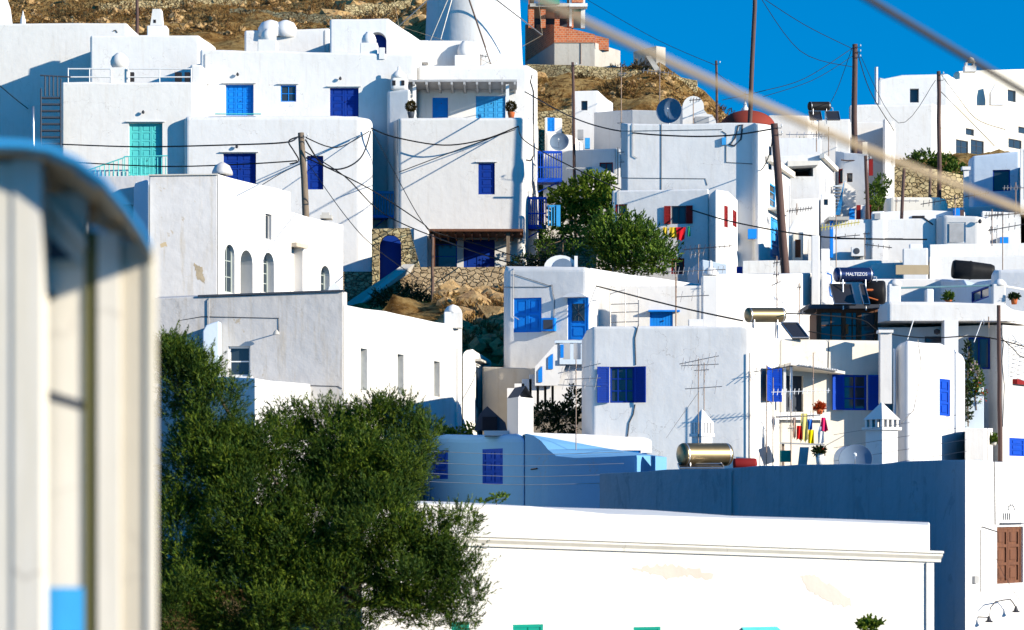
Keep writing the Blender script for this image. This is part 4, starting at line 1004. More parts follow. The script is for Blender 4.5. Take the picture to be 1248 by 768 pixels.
b = h.main; h.window(b,0,665,548,702,555, LBLUE,1,1,.15); h.window(b,1,755,549,781,552, LBLUE,1,1,.15); h.window(b,1,782,552,809,555, LBLUE,1,1,.15); h.finish()
t = solo(MB().lathe(P(709,556,85), [(.12,0),(.1,.1),(.02,.28)], 4, a0=.8, a1=.8+2*math.pi), 'roof_finial', SKYB, 'tiny blue pyramid finial on the low white roof wall', 'finial')

# long dark wall and its sunlit right side
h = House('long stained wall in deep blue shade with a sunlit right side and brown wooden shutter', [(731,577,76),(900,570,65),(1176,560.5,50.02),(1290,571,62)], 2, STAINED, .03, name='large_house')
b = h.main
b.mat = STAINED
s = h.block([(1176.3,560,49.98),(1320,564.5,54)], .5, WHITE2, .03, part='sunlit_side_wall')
w = s.w[0]
h.door(s,0,1215,642,1247,711, BROWNW,2,3,.12,False,'shutter',handle=False)
u0,u1,z0,z1 = w.rect(1218,614,1245,637); r = (u1-u0)/2; m = MB(); q = [w.W(u0,z0,0),w.W(u1,z0,0)]+[w.W((u0+u1)/2+r*math.cos(math.pi*i/12),z0+(z1-z0)*(.45+.55*math.sin(math.pi*i/12)),0) for i in range(13)]
m.extrude(q, Vector((w.n.x,w.n.y,0))*.012); o = h.part('fanlight_panel', m, WPAINT)
m = MB()
for i in range(4): m.wbox(w,u0+.12+.09*i,u0+.155+.09*i,z0+.06,z0+.2,.013,.022)
cc = (u0+u1)/2
for i in range(6): a = math.pi*i/5; m.wbox(w,cc+.13*math.cos(a)-.018,cc+.13*math.cos(a)+.018,z0+.26+.09*math.sin(a),z0+.30+.09*math.sin(a),.013,.022)
m.wbox(w,u0,u1,z0-.03,z0-.005,.0,.06); m.build('fanlight_pattern', DARKW, o)
h.conduit(w, [(1211,561),(1212,640)], .01)
h.conduit(w, [(1194,722),(1194,647),(1196,642),(1215,648)], .008); h.conduit(w, [(1196,645),(1222,700),(1250,745)], .005)
p = [w.W(*w.hit(x,y), .25) for x, y in ((1192,752),(1194,740),(1200,733),(1210,731),(1218,730),(1222,735),(1225,740))]
m = MB(); m.tube(p, .014, 6); m.tube([p[0], w.W(*w.hit(1192,752),0)], .014, 6)
for q in (p[0], p[-1]): m.lathe(q+Vector((0,0,-.10)), [(.10,0),(.05,.04),(.03,.1),(.015,.13)], 12)
h.part('double_wall_lamp', m, IRON); h.part('junction_box', MB().wbox(w, *w.rect(1185,702,1190,711), 0,.06), GREYP)
h.finish()

# big bright wall at bottom
h = House('long bright white house at the bottom with a moulded cornice and green shutters', [(440,611,40.5),(500,613,40.8),(1133,640,44)], 4, BIGW, .03)
b = h.main; w = b.w[1]; W0 = b.w[0]
OLDP = plaster('peeling_cream', (.60,.55,.49), dirt=(.5,.4,.3), amount=.5, streak=.2)
h.patch(w, [(975,702),(990,700),(1010,712),(1036,728),(1038,740),(1020,738),(1000,728),(985,720)], OLDP, seed=3)
h.patch(w, [(770,694),(800,688),(830,690),(870,700),(868,706),(840,702),(820,706),(790,698)], OLDP, seed=4)
# cornice profile
def cornice(x0, x1, y0, y1, thick, out):
    a = w.W(*w.hit(x0,y0),0); c = w.W(*w.hit(x1,y1),0); n3 = Vector((w.n.x,w.n.y,0)); k = .0142; m = MB()
    prof = [(0,0),(.16,0),(.16,-.04),(.12,-.05),(.12,-.09),(.06,-.15),(.05,-.2),(0,-.2)]
    P0 = [a+n3*q[0]+Vector((0,0,q[1])) for q in prof]; P1 = [c+n3*q[0]+Vector((0,0,q[1])) for q in prof]; n = len(prof)
    m.add(P0+P1, [tuple(range(n))[::-1], tuple(range(n,2*n))]+[(i,(i+1)%n,n+(i+1)%n,n+i) for i in range(n)]); return m
h.part('cornice', cornice(440,1145,646,671.5,1,1), plaster('cornice_plaster',(.78,.76,.70),dirt=(.6,.53,.42),amount=.4,streak=.2,bs=.4))
h.part('pilaster', MB().wbox(w, w.hit(1128,0)[0], w.hit(1137,0)[0], 3, w.hit(1130,686)[1], -3,.04), BIGW)
h.shuttered(b,1,625,761,662,794, GREEN,2,.08); h.shuttered(b,1,772,764,805,794, GREEN,2,.08); h.shuttered(b,1,550,758,572,794, GREEN,2,.08)
u0,u1,z0,z1 = w.rect(901,764,950,770); m = MB(); m.extrude([w.W(u0+.05,z1,0),w.W(u1-.05,z1,0),w.W(u1,z0-.05,.3),w.W(u0,z0-.05,.3)], Vector((0,0,-.04))); h.part('awning', m, TEAL)
h.finish()
# ================================================================== CENTRE RIGHT
def tankstand(*a): pass
# wall behind with tall chimney pillar
h = House('white house whose square chimney carries a small cone, right of the planked door', [(866,335,114),(978,333,114)], 4, WHITE2, .08)
h.main.poly[0] = P(866,334.5,111.5); h.main.poly[1] = P(992,332.5,117.5); h.main.w = [Wall((h.main.poly[0].x,h.main.poly[0].y),(h.main.poly[1].x,h.main.poly[1].y))]
h.main.poly[2] = P(992,332.5,120); h.main.poly[3] = P(866,334.5,120)
m = MB(); m.pbox(856,336,875,420,104,.8); c = h.part('chimney', m, WHITE2); bevel_obj(c,.05)
MB().lathe(P(866,336,104.4), [(.36,0),(.34,.1),(.22,.28),(.08,.36),(.07,.6),(.02,.65)], 14).build('chimney_cone', WHITE2, c, True)
m = MB(); m.pbox(840,389,857,402,104,.6); m.pbox(826,397,862,410,103.8,.8); h.part('roof_block', m, WHITE2)
h.block([(862,372,107.5),(895,370,108),(990,372,112)], 3, WHITE2, .3, part='lower_wall')
h.finish()
h = House('tall narrow white pillar chimney rising between the antennas', [(989,287,116.6),(999,287,116.6)], .5, WHITE2, .04, name='pillar_chimney', cat='chimney', zb=P(0,380,116.6).z-1)
h.finish()
h = House('white wall block with rounded top just left of the branded water heater', [(1000,306,117),(1012,306,117),(1013,335,117),(1030,338,118)], 1.5, WHITE, .1, name='roof_wall', cat='wall')
h.main.poly[1] = P(1010,333,117); h.main.poly[0] = P(1000,333,117); h.block([(1000,303,117.2),(1011,303,117.2)], .5, WHITE, .05, part='pier')
m = MB(); m.tube([P(1008,333,116.7),P(1013,335,116.7),P(1014,342,116.7),P(1011,350,116.7),P(1012,360,116.7),P(1020,366,116.7)], .04, 6); h.part('roof_drain', m, LBLUE); h.finish()

# brown shed
t = thing('wooden_shed', 'brown wooden roof room with glazed doors under the branded water heater', 'roof room', tuple(P(1030,414,103)))
m = MB()
for x0, x1 in ((995,1001),(1026,1031),(1044,1050),(1066,1070)): m.pbox(x0,376,x1,416,103,.15)
m.pbox(995,376,1070,381,103.02,.15); m.build('frame', BROWNW, t)
o = MB().pbox(1001,380,1066,415,103.12,.05).build('glazing', GLASS, t); m = MB(); m.pbox(1012,380,1014,415,103.08,.06); m.pbox(1038,380,1039.5,415,103.08,.06); m.pbox(1001,396,1066,397.5,103.09,.05); m.build('glazing_bar', BROWNW, o)
MB().pbox(985,371,1072,376,102.5,3.5).build('roof', DARKW, t); MB().pbox(1031,395,1034,407,102.9,.1).build('wall_lantern', TERRA, t)
m = MB(); m.pbox(995,380,996,414,103.2,2.4); m.build('side_wall', BROWNW, t)

heater('blue steel water heater with white brand lettering above the wooden roof room', 1017,1063,326,344,102.5, [(1011,347,1037,371,6),(1047,347,1054,371,6)], TANKB, 371, 'MALTEZOS', tilt=.5)
t = solo(MB().lathe(P(1050,357,103.4), [(.02,0),(.45,.04),(.5,.1),(.5,.9),(.45,.98),(.02,1.02)], 24, axis=(1,-.25,0)), 'black_barrel', BLACK, 'black barrel lying beside the collector panels with copper straps', 'barrel', smooth=True)
m = MB(); m.tube([P(1052,353.5,102.75),P(1073,353.5,102.9)], .05, 6); m.tube([P(1057,362,102.7),P(1070,366,102.75)], .03, 6)
solo(m, 'copper_pipe', TERRA, 'orange copper pipe across the black barrel', 'pipe')
heater('steel water heater above the left end of the awning, before a dark tilted panel', 909,956,375,393,92, [(952,394,972,412,14)], CHROME, 411, tilt=.6)
heater('largest water heater, gold tinted steel, beside the slender hooded chimney', 828,890,540,568,78, [(826,566,880,571,2)], CHROME, 573, tilt=.8)
t = solo(MB().lathe(P(893,565,78.2), [(.02,0),(.15,.02),(.17,.1),(.17,.68),(.15,.75),(.02,.78)], 14, axis=(1,0,0)), 'red_cylinder', REDP, 'small dark red cylinder behind the largest water heater', 'cylinder', smooth=True)

# right house with overhang
h = House('white house with deep shaded overhang, navy glazed door and terrace rail at the right', [(1070,376,101.5),(1074,370,100.6),(1082,367,100),(1210,366,100),(1219,369,100),(1222,374,100.2),(1320,392,109)], 5, WHITE, .15)
b = h.main; b.zb = P(0,397,103).z; b.part = 'upper_wall'
lo = h.block([(1070,398,104),(1219,396,101.5),(1222,395,99.6),(1320,398,108)], 5, WHITE, .02, part='lower_wall')
lo.poly[0] = P(1070,399,101.3); lo.poly[1] = P(1205,396,101.3); lo.w[0] = Wall((lo.poly[0].x,lo.poly[0].y),(lo.poly[1].x,lo.poly[1].y)); lo.poly[2] = P(1222,396,100.3); lo.poly[3] = P(1320,398,109.1)
lo.w[1] = Wall((lo.poly[1].x,lo.poly[1].y),(lo.poly[2].x,lo.poly[2].y)); lo.w[2] = Wall((lo.poly[2].x,lo.poly[2].y),(lo.poly[3].x,lo.poly[3].y))
h.window(lo,0,1180,411,1207,450, NAVY,2,1,.15); h.window(lo,0,1127,410,1151,419, DARKW,1,1,.15)
h.part('pillar', MB().pbox(1151,390,1168,470,99.8,.7), WHITE2)
m = MB(); m.pbox(1228,410,1262,460,99.9,.05); o = h.part('lattice_frame', MB().tube([P(1229,461,99.2),P(1229,410,99.2),P(1235,409,99.2),P(1239,416,99.2),P(1246,420,99.2),P(1262,420,99.2)], .03, 5), WPAINT)
m = MB()
for i in range(9): m.tube([P(1229,413+i*5.5,99.25),P(1262,425+i*5.5,99.25)], .018, 4); m.tube([P(1229,460-i*5.0,99.27),P(1262,450-i*5.0,99.27)], .018, 4)
m.build('lattice', WPAINT, o)
h.part('letter_box', MB().wbox(lo.w[2], *lo.w[2].rect(1234,463,1252,469), 0,.2), REDP)
m = MB()
for pts in ([(1220,400),(1223,420),(1221,440),(1224,470),(1222,520)],[(1216,392),(1219,420),(1217,470)]): m.tube([P(x,y,99.05) for x, y in pts], .02, 5)
h.part('cable_bundle', m, DARKW)
h.part('roof_prop', MB().tube([P(1113,391,99.5),P(1106,414,98.8)], .02, 6), WPAINT); h.part('roof_prop', MB().tube([P(1197,390,98.8),P(1187,417,98.2)], .02, 6), WPAINT)
h.part('wall_lantern', MB().lathe(P(1142,405,101.0), [(.02,-.1),(.12,-.05),(.13,.08),(.02,.14)], 12), IRON)
ann = h.block([(1176,472,97),(1199,472,97)], 3, SHADEW, .02, part='stair_block', zb=4); ann2 = h.block([(1176,522,93),(1199,522,93),(1210,522,96)], 3, WHITE, .02, part='low_block')
h.shuttered(lo,2,1230,534,1250,556, NAVY2,1,.08); 
for x0, x1, nm in ((1083,1098,0),(1129,1138,1),(1210,1226,0)):
    m = MB(); m.pbox(x0,346 if not nm else 352,x1,372,101,.5); o = h.part('terrace_pier', m, WHITE2); bevel_obj(o,.05)
    if not nm: MB().lathe(P((x0+x1)/2,347,101.25), [(.30,-.05),(.27,.08),(.14,.2),(.02,.24)], 12).build('pier_cap', WHITE2, o, True)
h.part('terrace_rail', MB().tube([P(1097,351,101.2),P(1211,348,101.2)], .045, 6), paint('green_grey_pipe',(.15,.28,.32)))
h.part('terrace_rail', MB().tube([P(1225,349,101.2),P(1300,362,103)], .045, 6), WPAINT)
h.finish()
h = House('blue shaded roof room with a rounded corner behind the terrace rail', [(1132,343,121),(1140,339,119),(1172,340,113.5),(1180,345,112),(1213,338,106.5)], 1.5, SHADEW, .2)
h.window(h.main,3,1184,352,1205,366, NAVY,2,1,.1); h.finish()
h = House('rounded white roof block right of the blue shaded roof room', [(1208,332,106),(1214,327,105.6),(1300,327,105)], 3, WHITE, .35); h.finish()

# vertical layers of middle right
h = House('low long white wall with the yellow tan panel behind the terrace posts', [(1062,340,118),(1140,340,118),(1235,341,117)], 3, WHITE2, .05)
h.part('tan_panel', MB().pbox(1092,323,1132,334.5,118.2,.1), TAN)
h.block([(1062,321,126.8),(1133,319,126.8)], 2, WHITE, .03); h.block([(1133,313,126.3),(1300,311,126.3)], 1.2, WHITE, .03); h.finish()
t = thing('water_tank', 'long black plastic water tank lying on the white roof edge', 'water tank', tuple(P(1185,340,114)))
MB().lathe(P(1160,328,114.5), [(.02,0),(.38,.03),(.44,.12),(.43,.8),(.45,.85),(.42,.95),(.36,1.8),(.3,1.95),(.02,2.0)], 20, axis=(1,0,-.07)).build('shell', BLACK, t, True)
MB().lathe(P(1172,320,114.5), [(.12,-.1),(.12,.08),(.02,.1)], 12).build('lid', BLACK, t, True)
h = House('long low grey-white wall running behind the tall pillar chimney', [(905,318,128),(1145,316,128)], 3, WORNW, .03, name='long_wall', cat='wall'); h.finish()
h = House('wide white wall house with a pipe and air vents right of the blue strip', [(1012,268,134),(1075,267,134),(1141,266,134)], 4, WHITE, .05)
h.part('blue_strip', MB().pbox(1012,269,1015.5,314,133.6,.3), LBLUE)
w = h.main.w[0]; h.conduit(w, [(1018,291),(1100,291)], .025)
h.part('air_vent', MB().pbox(1042,307,1047,315,133.7,.3), GREYP); h.part('air_vent', MB().pbox(1048,308,1052,316,133.7,.3), GREYP); h.part('roof_edge', MB().pbox(1010,264,1035,268,133.2,2), CONC)
h.conduit(h.main.w[1], [(1125,265),(1133,271),(1137,274)], .04); h.finish()
h = House('white house with the faded grey wooden shutter', [(1141,264,133.8),(1150,261,133.4),(1193,262,133.2),(1203,268,133.6),(1207,300,136)], 4, WHITE, .2)
b = h.main; b.poly[4] = P(1206,268,137); h.window(b,1,1155,271,1177,296, WPAINT,1,1,.12)
h.part('shutter', MB().pbox(1157,272,1176,295.5,133.32,.03), GREYP); h.lamp(b.w[1],1194,270,.1); h.finish()
h = House('long rough white parapet under the grey shutter house', [(1133,298,127.6),(1300,295,127.6)], 3, WORNW, .04, name='long_parapet', cat='wall')
h.finish()
h = House('plain white roof wall stepping down right of the grey shutter house', [(1196,257,142),(1300,262,142)], 4, WHITE, .1); h.finish()
h = House('low pale vaulted house with rounded ends below the dry stone wall', [(1077,246,145),(1083,238,144.5),(1148,238,144.5),(1155,246,145)], 4, CREAM, .4); h.finish()
h = House('small white roof blocks beside the red post below the vaulted house', [(1070,259,138),(1083,256,138),(1130,256,138),(1176,258,138)], 3, WHITE2, .08)
h.part('dark_slot', MB().pbox(1112,263,1127,266,137.9,.1), DARK); h.part('roof_box', MB().pbox(1163,254,1170,263,137.5,.4), LBLUE); h.part('roof_box', MB().pbox(1170,256,1175,263,137.5,.4), MAROON); h.finish()
h = House('dry stone wall below the green hedge on the right', [(1090,203,160),(1140,206,160),(1180,215,161)], 1, STONES, .05, name='dry_stone_wall', cat='stone wall'); h.finish()
h = House('blue shaded house with a dark blue window at the right edge', [(1180,196,151),(1185,189,150.5),(1243,184,150)], 5, SHADEW, .15)
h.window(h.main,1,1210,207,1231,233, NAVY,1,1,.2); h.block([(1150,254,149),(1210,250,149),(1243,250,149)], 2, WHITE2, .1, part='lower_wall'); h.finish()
h = House('white block at the right edge that throws its shade on the blue shaded house', [(1243,181,142),(1330,178,142)], 9, WHITE2, .05); h.finish()
m = MB(); m.pbox(1175,205,1181,262,147,.3); m.pbox(1173,203,1183,207,146.9,.5)
solo(m, 'white_post', WHITE2, 'white square post with flat cap left of the blue shaded house', 'post')

# tall centre-right house
h = House('tall grey-white house below the red dome with light blue shutters on its sunny side', [(757,150,138.5),(764,151,137.5),(918,150,136.5),(920,150.5,136.1),(925,151,136.0),(936,152,137.8)], 3, WHITE, .08, close=[(937,152,140.5),(757,150.6,140)])
b = h.main
h.block([(936,206,137.7),(963,208,144.5)], 1, WHITE2, .05, part='side_wing')
s = h.blocks[-1]
h.window(s,0,938,225,945,253, SKYB,1,3,.1); h.window(s,0,947,226,951,252, SKYB,1,3,.1); h.door(s,0,939,267,952,316, SKYB,1,3,.15,False)
h.part('cornice', MB().wbox(s.w[0], *s.w[0].rect(934,200,963,207), 0,.3), CREAM); h.part('door_hood', MB().wbox(s.w[0], *s.w[0].rect(936,257,950,260), 0,.5), CREAM)
w = b.w[1]
h.conduit(w, [(806,151),(806,245)], .02); h.conduit(w, [(880,160),(885,163),(885,198),(917,200)], .02); h.conduit(w, [(757,160),(880,158)], .015); h.conduit(w, [(758,217),(860,218),(862,226)], .015)
h.part('junction_box', MB().wbox(w, *w.rect(880,168,885,177), 0,.15), SKYB)
h.conduit(w, [(891,175),(896,168),(900,153),(905,152),(903,170),(895,178),(888,176)], .05)
u = w.rect(757,231,865,234)
h.finish()
h = House('white house with open red shutters and washing hung below them', [(746,232,133),(864,230,132)], 2.8, WHITE, .1)
b = h.main
h.window(b,0,818,251,836,273, DARKW,2,1,.15,shut=REDP,sw=.45,tilt=.15); h.window(b,0,818,315,834,334, REDP,1,1,.12); h.window(b,0,750,249,764,262, REDP,1,1,.12)
ww = b.w[0]
b2 = h.block([(864,240,132),(866,234,131.6),(873,230,131.2),(888,232,133),(899,242,136)], 3, WHITE2, .15, part='side_wing')
h.shuttered(b2,2,882.5,251,886.5,277, REDP,1,.05); h.shuttered(b2,3,893,257,897,276, REDP,1,.05)
m = MB(); m.tube([ww.W(*ww.hit(786,275),.05),ww.W(*ww.hit(786,275),1.2)], .02, 5)
h.part('blue_gate', MB().pbox(898,325,908,336,130,.2), NAVY2); h.part('blue_panel', MB().pbox(912,279,922,291,136.0,.3), LBLUE)
g = h.block([(838,330,127),(856,316,126),(886,322,126)], 2, SHADEW, .05, part='shaded_roof_block', zb=P(0,345,127).z-1)
h.finish()
t = thing('clothesline', 'washing line under the red shuttered window', 'clothesline', tuple(P(825,277,131.2)))
MB().tube([P(806,279,131.2),P(845,276,131.2)], .012, 5).build('line', ALU, t); m = MB(); m.tube([P(808,279,132.5),P(808,279,131)], .015, 5); m.tube([P(843,276,132.5),P(843,276,131)], .015, 5); m.build('bracket', ALU, t)
def cloth(label, x0, x1, r0, r1, Y, col, flare=0, name='garment', group=None):
    mt = paint('cloth_'+label.split()[0]+str(int(x0)), col, rough=.9, var=.25)
    nx, nz = 8, 10; V = []; Fc = []
    for j in range(nz+1):
        for i in range(nx+1):
            f = i/nx; g = j/nz; x = x0+(x1-x0)*f+flare*g*(f-.3); r = r0+(r1-r0)*g*(1-.12*abs(math.sin(f*5)))
            V.append(P(x, r, Y+.05*math.sin(f*9+g*2)*(g+.2)))
        
    for j in range(nz):
        for i in range(nx): a = j*(nx+1)+i; Fc.append((a,a+1,a+nx+2,a+nx+1))
    m = MB(); m.add(V, Fc); m.add([v+Vector((0,.02,0)) for v in V], [f[::-1] for f in Fc]); o = solo(m, name, mt, label, 'laundry', group, True); return o
G1 = 'laundry under the red shuttered window'
cloth('first yellow cloth from the left under the red shutters', 808,813,277,289,131.1,(.7,.45,.03),1,group=G1)
cloth('wider yellow cloth beside the red garment under the red shutters', 816,824,277,291,131.1,(.75,.5,.03),2,group=G1)
cloth('large red garment hanging under the red shutters', 824,836,277,294,131.05,(.6,.01,.02),-3,group=G1)
cloth('small green cloth at the right end of the line under the red shutters', 838,841,276,289,131.1,(.03,.3,.12),1,group=G1)

h = House('low white house with dark red window and sloping stair parapet above the mulberry tree', [(662,184,175),(700,183,174.5),(756,181,174)], 5, WHITE, .06)
h.window(h.main,1,730.5,198,747,213, REDP,2,1,.15)
m = MB(); m.extrude([P(715,203,173.4),P(731,203,173.4),P(757,216,173.4),P(757,236,173.4),P(715,236,173.4)], (0,.3,0)); h.part('stair_parapet', m, WHITE2)
h.part('blue_stain', MB().pbox(690,204,722,206,162.4,.05), GREYP); h.finish()
h = House('small white house with one dark square window below the hill slope', [(697,111,186),(729,110,186),(741,121,189),(747,125,190)], 4, WHITE, .12)
h.window(h.main,0,708.5,123,716,134.5, DARKW,1,1,.25); h.finish()
h = House('small white shed with a blue door left of the dark pole on the slope', [(664,143,180),(685,144,180)], 3, WHITE, .1); h.shuttered(h.main,0,667,143.5,676,160, LBLUE,1,.08)
h.block([(664,160,176),(700,164,176),(712,175,178)], 3, WHITE2, .3, part='low_room'); h.finish()
h = House('long white roof wall between the small dark window house and the satellite dish', [(724,137,179),(770,134,176),(842,134,175)], 3, WHITE, .06); h.finish()
t = thing('plastic_crates', 'pale turquoise crates stacked by the dark pole on the slope', 'crates', tuple(P(715,180,171)))
m = MB(); m.pbox(713,168,719,181,171,.4); m.build('crate', SKYB, t); m = MB(); m.pbox(704,158,711,170,172,.4); m.build('open_crate', GREYP, t)

# chapel dome
Y = 160; c = P(911,156,Y); k = Y/F; r = 34*k
t = thing('chapel', 'small white chapel with the dark red dome and a white finial', 'chapel', (c.x, c.y, c.z-3))
MB().lathe((c.x,c.y,c.z-3), [(r*1.02,0),(r*1.02,2.9),(r*.98,3.05)], 40).build('drum', WHITE, t, True)
MB().lathe(c, [(r*math.cos(a)*1.0, r*.62*math.sin(a)) for a in [i*math.pi/2/14 for i in range(15)]], 48).build('dome', DOMER, t, True)
MB().lathe((c.x-.15,c.y,c.z+r*.6), [(.30,-.15),(.26,.15),(.12,.3),(.10,.5),(.03,.62)], 12).build('finial', WHITE2, t, True)
m = MB(); q = (c.x-.15,c.y,c.z+r*.6); m.tube([(q[0],q[1],q[2]+.6),(q[0],q[1],q[2]+1.3)], .02, 5); m.tube([(q[0]-.15,q[1],q[2]+1.1),(q[0]+.15,q[1],q[2]+1.1)], .02, 5); m.build('cross', IRON, t)
t = thing('bell_vault', 'white stepped barrel vault beside the big satellite dish', 'vault', tuple(P(850,150,168)))
q = [P(832,152,168)]+[P(845-13*math.cos(math.pi*i/10),130-13*math.sin(math.pi*i/10),168) for i in range(11)]+[P(858,134,168),P(862,139,168),P(868,140,168),P(872,146,168),P(873,152,168)]
MB().extrude(q, (0,3,0)).build('vault', WHITE2, t); MB().pbox(847,142,864,151,166.5,1).build('roof_unit', GREYP, t)
dish('large grey satellite dish on the roof left of the red dome',816,136,15.5,160,(-.25,-1,.12),18)
dish('medium grey satellite dish left of the dark pole on the slope',682,174,11.5,170,(-.15,-1,.3),12)
dish('big pale blue dish lying low behind the stained wall, beside the large hooded chimney',1043,562,20,70,(-.2,-1,.5),12, mat=DISHM)
for nm in (): pass
t = thing('roof_vault', 'blue shaded barrel vault behind the low dish on the stained wall', 'vault', tuple(P(1043,568,86)))
q = [P(1025,572,86)]+[P(1043-18*math.cos(math.pi*i/10),558-16*math.sin(math.pi*i/10),86) for i in range(11)]+[P(1061,572,86)]; MB().extrude(q, (0,2,0)).build('vault', SHADEW, t)

# ================================================================== RIGHT MIDDLE
h = House('white house with a dark red shaded balcony opening right of the thick brown pole', [(946,190,150),(961,190,150),(998,189,150),(1000,191,150),(1016,200,156)], 5, WHITE, .05)
b = h.main; h.hole(b,1,962,203,991,215,2.5,MAROON)
m = MB(); m.extrude([P(960,203,148.8),P(997,201,148.8),P(1000,196,148.8),P(960,196,148.8)], (0,1.2,0)); h.part('balcony_slab', m, CREAM)
h.part('cornice', MB().wbox(b.w[3], *b.w[3].rect(999,196,1016,201), 0,.3), CREAM)
for i in range(5): h.part('pilaster', MB().wbox(b.w[3], b.w[3].rect(1001.5+i*3,210,1002.7+i*3,250)[0], b.w[3].rect(1001.5+i*3,210,1002.7+i*3,250)[1], P(0,262,152).z, P(0,212,152).z, 0,.1), WHITE2)
h.block([(960,243,146),(998,241,146)], 3, WHITE, .04, part='lower_wall'); h.block([(961,280,140),(968,266,140),(985,272,140)], 1.5, WHITE2, .05, part='gable_wall')
h.block([(940,215,158),(1001,168,158)], 1, WHITE, .03, part='roof_wall').poly[0] = P(940,168,158)
h.finish()
h = House('upper white house behind the thick brown pole with the solar heater on its roof', [(936,140,192),(986,141,192),(998,148,196)], 4, WHITE, .15)
h.block([(997,146,187),(1036,145,187)], 4, WHITE, .1); h.block([(1000,165,172),(1020,165,172)], 3, WHITE2, .05, part='lower_wall'); h.finish()
heater('dark water heater standing against the sky behind the antennas', 985,1012,124,135,185, [(985,136,1000,146,2),(1006,136,1022,146,2)], BLACK, 147, tilt=.5)
h = House('white house with the outdoor blue stair and small dark red windows', [(1018,184,158),(1028,186,157),(1058,188,156.5)], 4, WHITE, .05)
b = h.main; h.window(b,1,1032,211,1039,222, MAROON,1,1,.15); h.window(b,0,1021,206,1027,224, REDP,1,1,.15)
m = MB(); m.extrude([P(1018,262,152.6),P(1029,221,155),P(1031,221,155),P(1024,262,152.4)], (0,.15,0)); h.part('stair_stringer', m, SKYB)
m = MB(); m.extrude([P(1030,221,153.5),P(1043,232,153.5),P(1043,268,153.5),P(1024,268,153.5)], (0,.4,0)); h.part('stair_wall', m, WHITE2)
m = MB()
for i in range(9): m.pbox(1016,226+i*4,1026-i*.7,227.5+i*4,154.2-i*.15,.3)
h.part('step', m, SHADEW); h.part('door', MB().pbox(1035,254,1042,268,153.3,.1), LBLUE)
h.part('rail', MB().tube([P(1025,195,156.8),P(1033,196,156.8),P(1056,195,156.8)], .04, 4), MAROON)
h.finish()
h = House('white house with blue upper window behind the tall bare pole', [(1020,150,200),(1045,128,200),(1090,150,200)], 5, WHITE)
h.main.poly[:3] = [P(1010,150,200),P(1040,148,200),P(1090,147,200)]; h.main.w = [Wall((h.main.poly[i].x,h.main.poly[i].y),(h.main.poly[i+1].x,h.main.poly[i+1].y)) for i in range(2)]
h.shuttered(h.main,1,1043,172,1054,196, NAVY,1,.1); h.block([(1051,173,170),(1057,173,170)], .5, CREAM,.02,part='pier')
h.finish()
t = thing('hanging_carpets', 'dark red carpets hung over the railing at the foot of the white stair', 'carpets', tuple(P(1060,262,147)))
m = MB(); m.pbox(1044,250,1049,268,147,.08); m.pbox(1055,250,1062,268,147,.08); m.build('carpet', REDP, t); MB().pbox(1049,250,1054,266,147.1,.1).build('white_towel', WPAINT, t)
solo(MB().pbox(1059,194,1064,214,150,.1), 'red_banner', REDP, 'narrow bright red cloth on the wall beside the leaning maroon pole', 'cloth')
h = House('narrow white gable wall fin in front of the plain far right house', [(1076,146,196),(1079,145,195.6),(1091,156,203)], 1, WHITE2, .05, name='gable_wall', cat='wall'); h.finish()
h = House('plain white two stepped house left of the far right house, with one dark window', [(1035,128,222),(1138,126,222),(1144,128,226)], 6, WHITE, .2)
u = h.block([(1068,97,230),(1076,91,230),(1158,90,230),(1166,95,236)], 5, WHITE, .4); h.window(u,1,1109,108,1120,125, DARKW,1,1,.5)
m = MB(); m.tube([P(1068,82,229.5),P(1068,126,229.5)], .16, 6); h.part('flue', m, WHITE2); h.finish()
h = House('far right cream-white house with black framed windows and two storeys', [(1143,128,227),(1300,128,243)], 5, CREAM, .1)
b = h.main
for r in ((1165,171,1180,195),(1183,171,1199,192),(1229,170,1245,181)): h.window(b,0,*r, DARKW,2,3 if r[3]>190 else 1,.15)
h.window(b,0,1177,157,1187,165, DARKW,1,1,.2); h.window(b,0,1241,155,1252,163, DARKW,1,1,.2)
u = h.block([(1162,88,236),(1168,85,236.5),(1300,82,250)], 5, CREAM, .3); h.window(u,1,1228,110,1238,124, DARKW,1,1,.2)
m = MB(); m.extrude([P(1208,112,238),P(1214,101,238),P(1223,112,238),P(1223,128,238),P(1208,128,238)], (0,1,0)); h.part('dormer', m, WHITE2)
m = MB(); m.pbox(1176,80,1190,87,235,1); 
for x in (1177,1186): m.pbox(x,76,x+2.5,80,235.1,.8)
c = h.part('chimney', m, WHITE2); MB().lathe(P(1183,76,235.5), [(.5,0),(.35,.15),(.28,.35),(.03,.5)], 10).build('chimney_pot', CREAM, c, True)
h.finish()

h = House('small white cube with a dark slot window between the gable wall and the pale pillars', [(1000,236,147),(1014,236,147),(1018,240,149)], 2, WHITE2, .06); h.window(h.main,0,1004,243,1009,250, DARKW,1,1,.15); h.finish()
h = House('low stepped white cubes left of the rounded roof block at the right edge', [(1100,303,125.5),(1131,302,125.5)], 1.5, WHITE, .08); h.block([(1108,297,126),(1124,297,126)], 1, WHITE2, .08); h.finish()
h = House('small white roof cube with a grey hatch right of the yellow toothed antenna', [(1062,258,133.8),(1078,257,133.8)], 2, WHITE2, .08); h.part('hatch', MB().pbox(1066,260,1073,267,133.7,.1), GREYP); h.finish()
h = House('square white cube with a blue hatch behind the tall raked antennas at the right edge', [(1214,284,139),(1236,283,139),(1242,286,140)], 3, WHITE, .08); h.part('hatch', MB().pbox(1219,289,1229,299,138.9,.1), LBLUE); h.finish()
h = House('narrow white cube with a small brown door under the dark red balcony opening house', [(966,283,138.8),(979,283,138.8)], 2, CREAM, .06); h.door(h.main,0,969,292,976,314, BROWNW,1,2,.12,False,handle=False); h.finish()
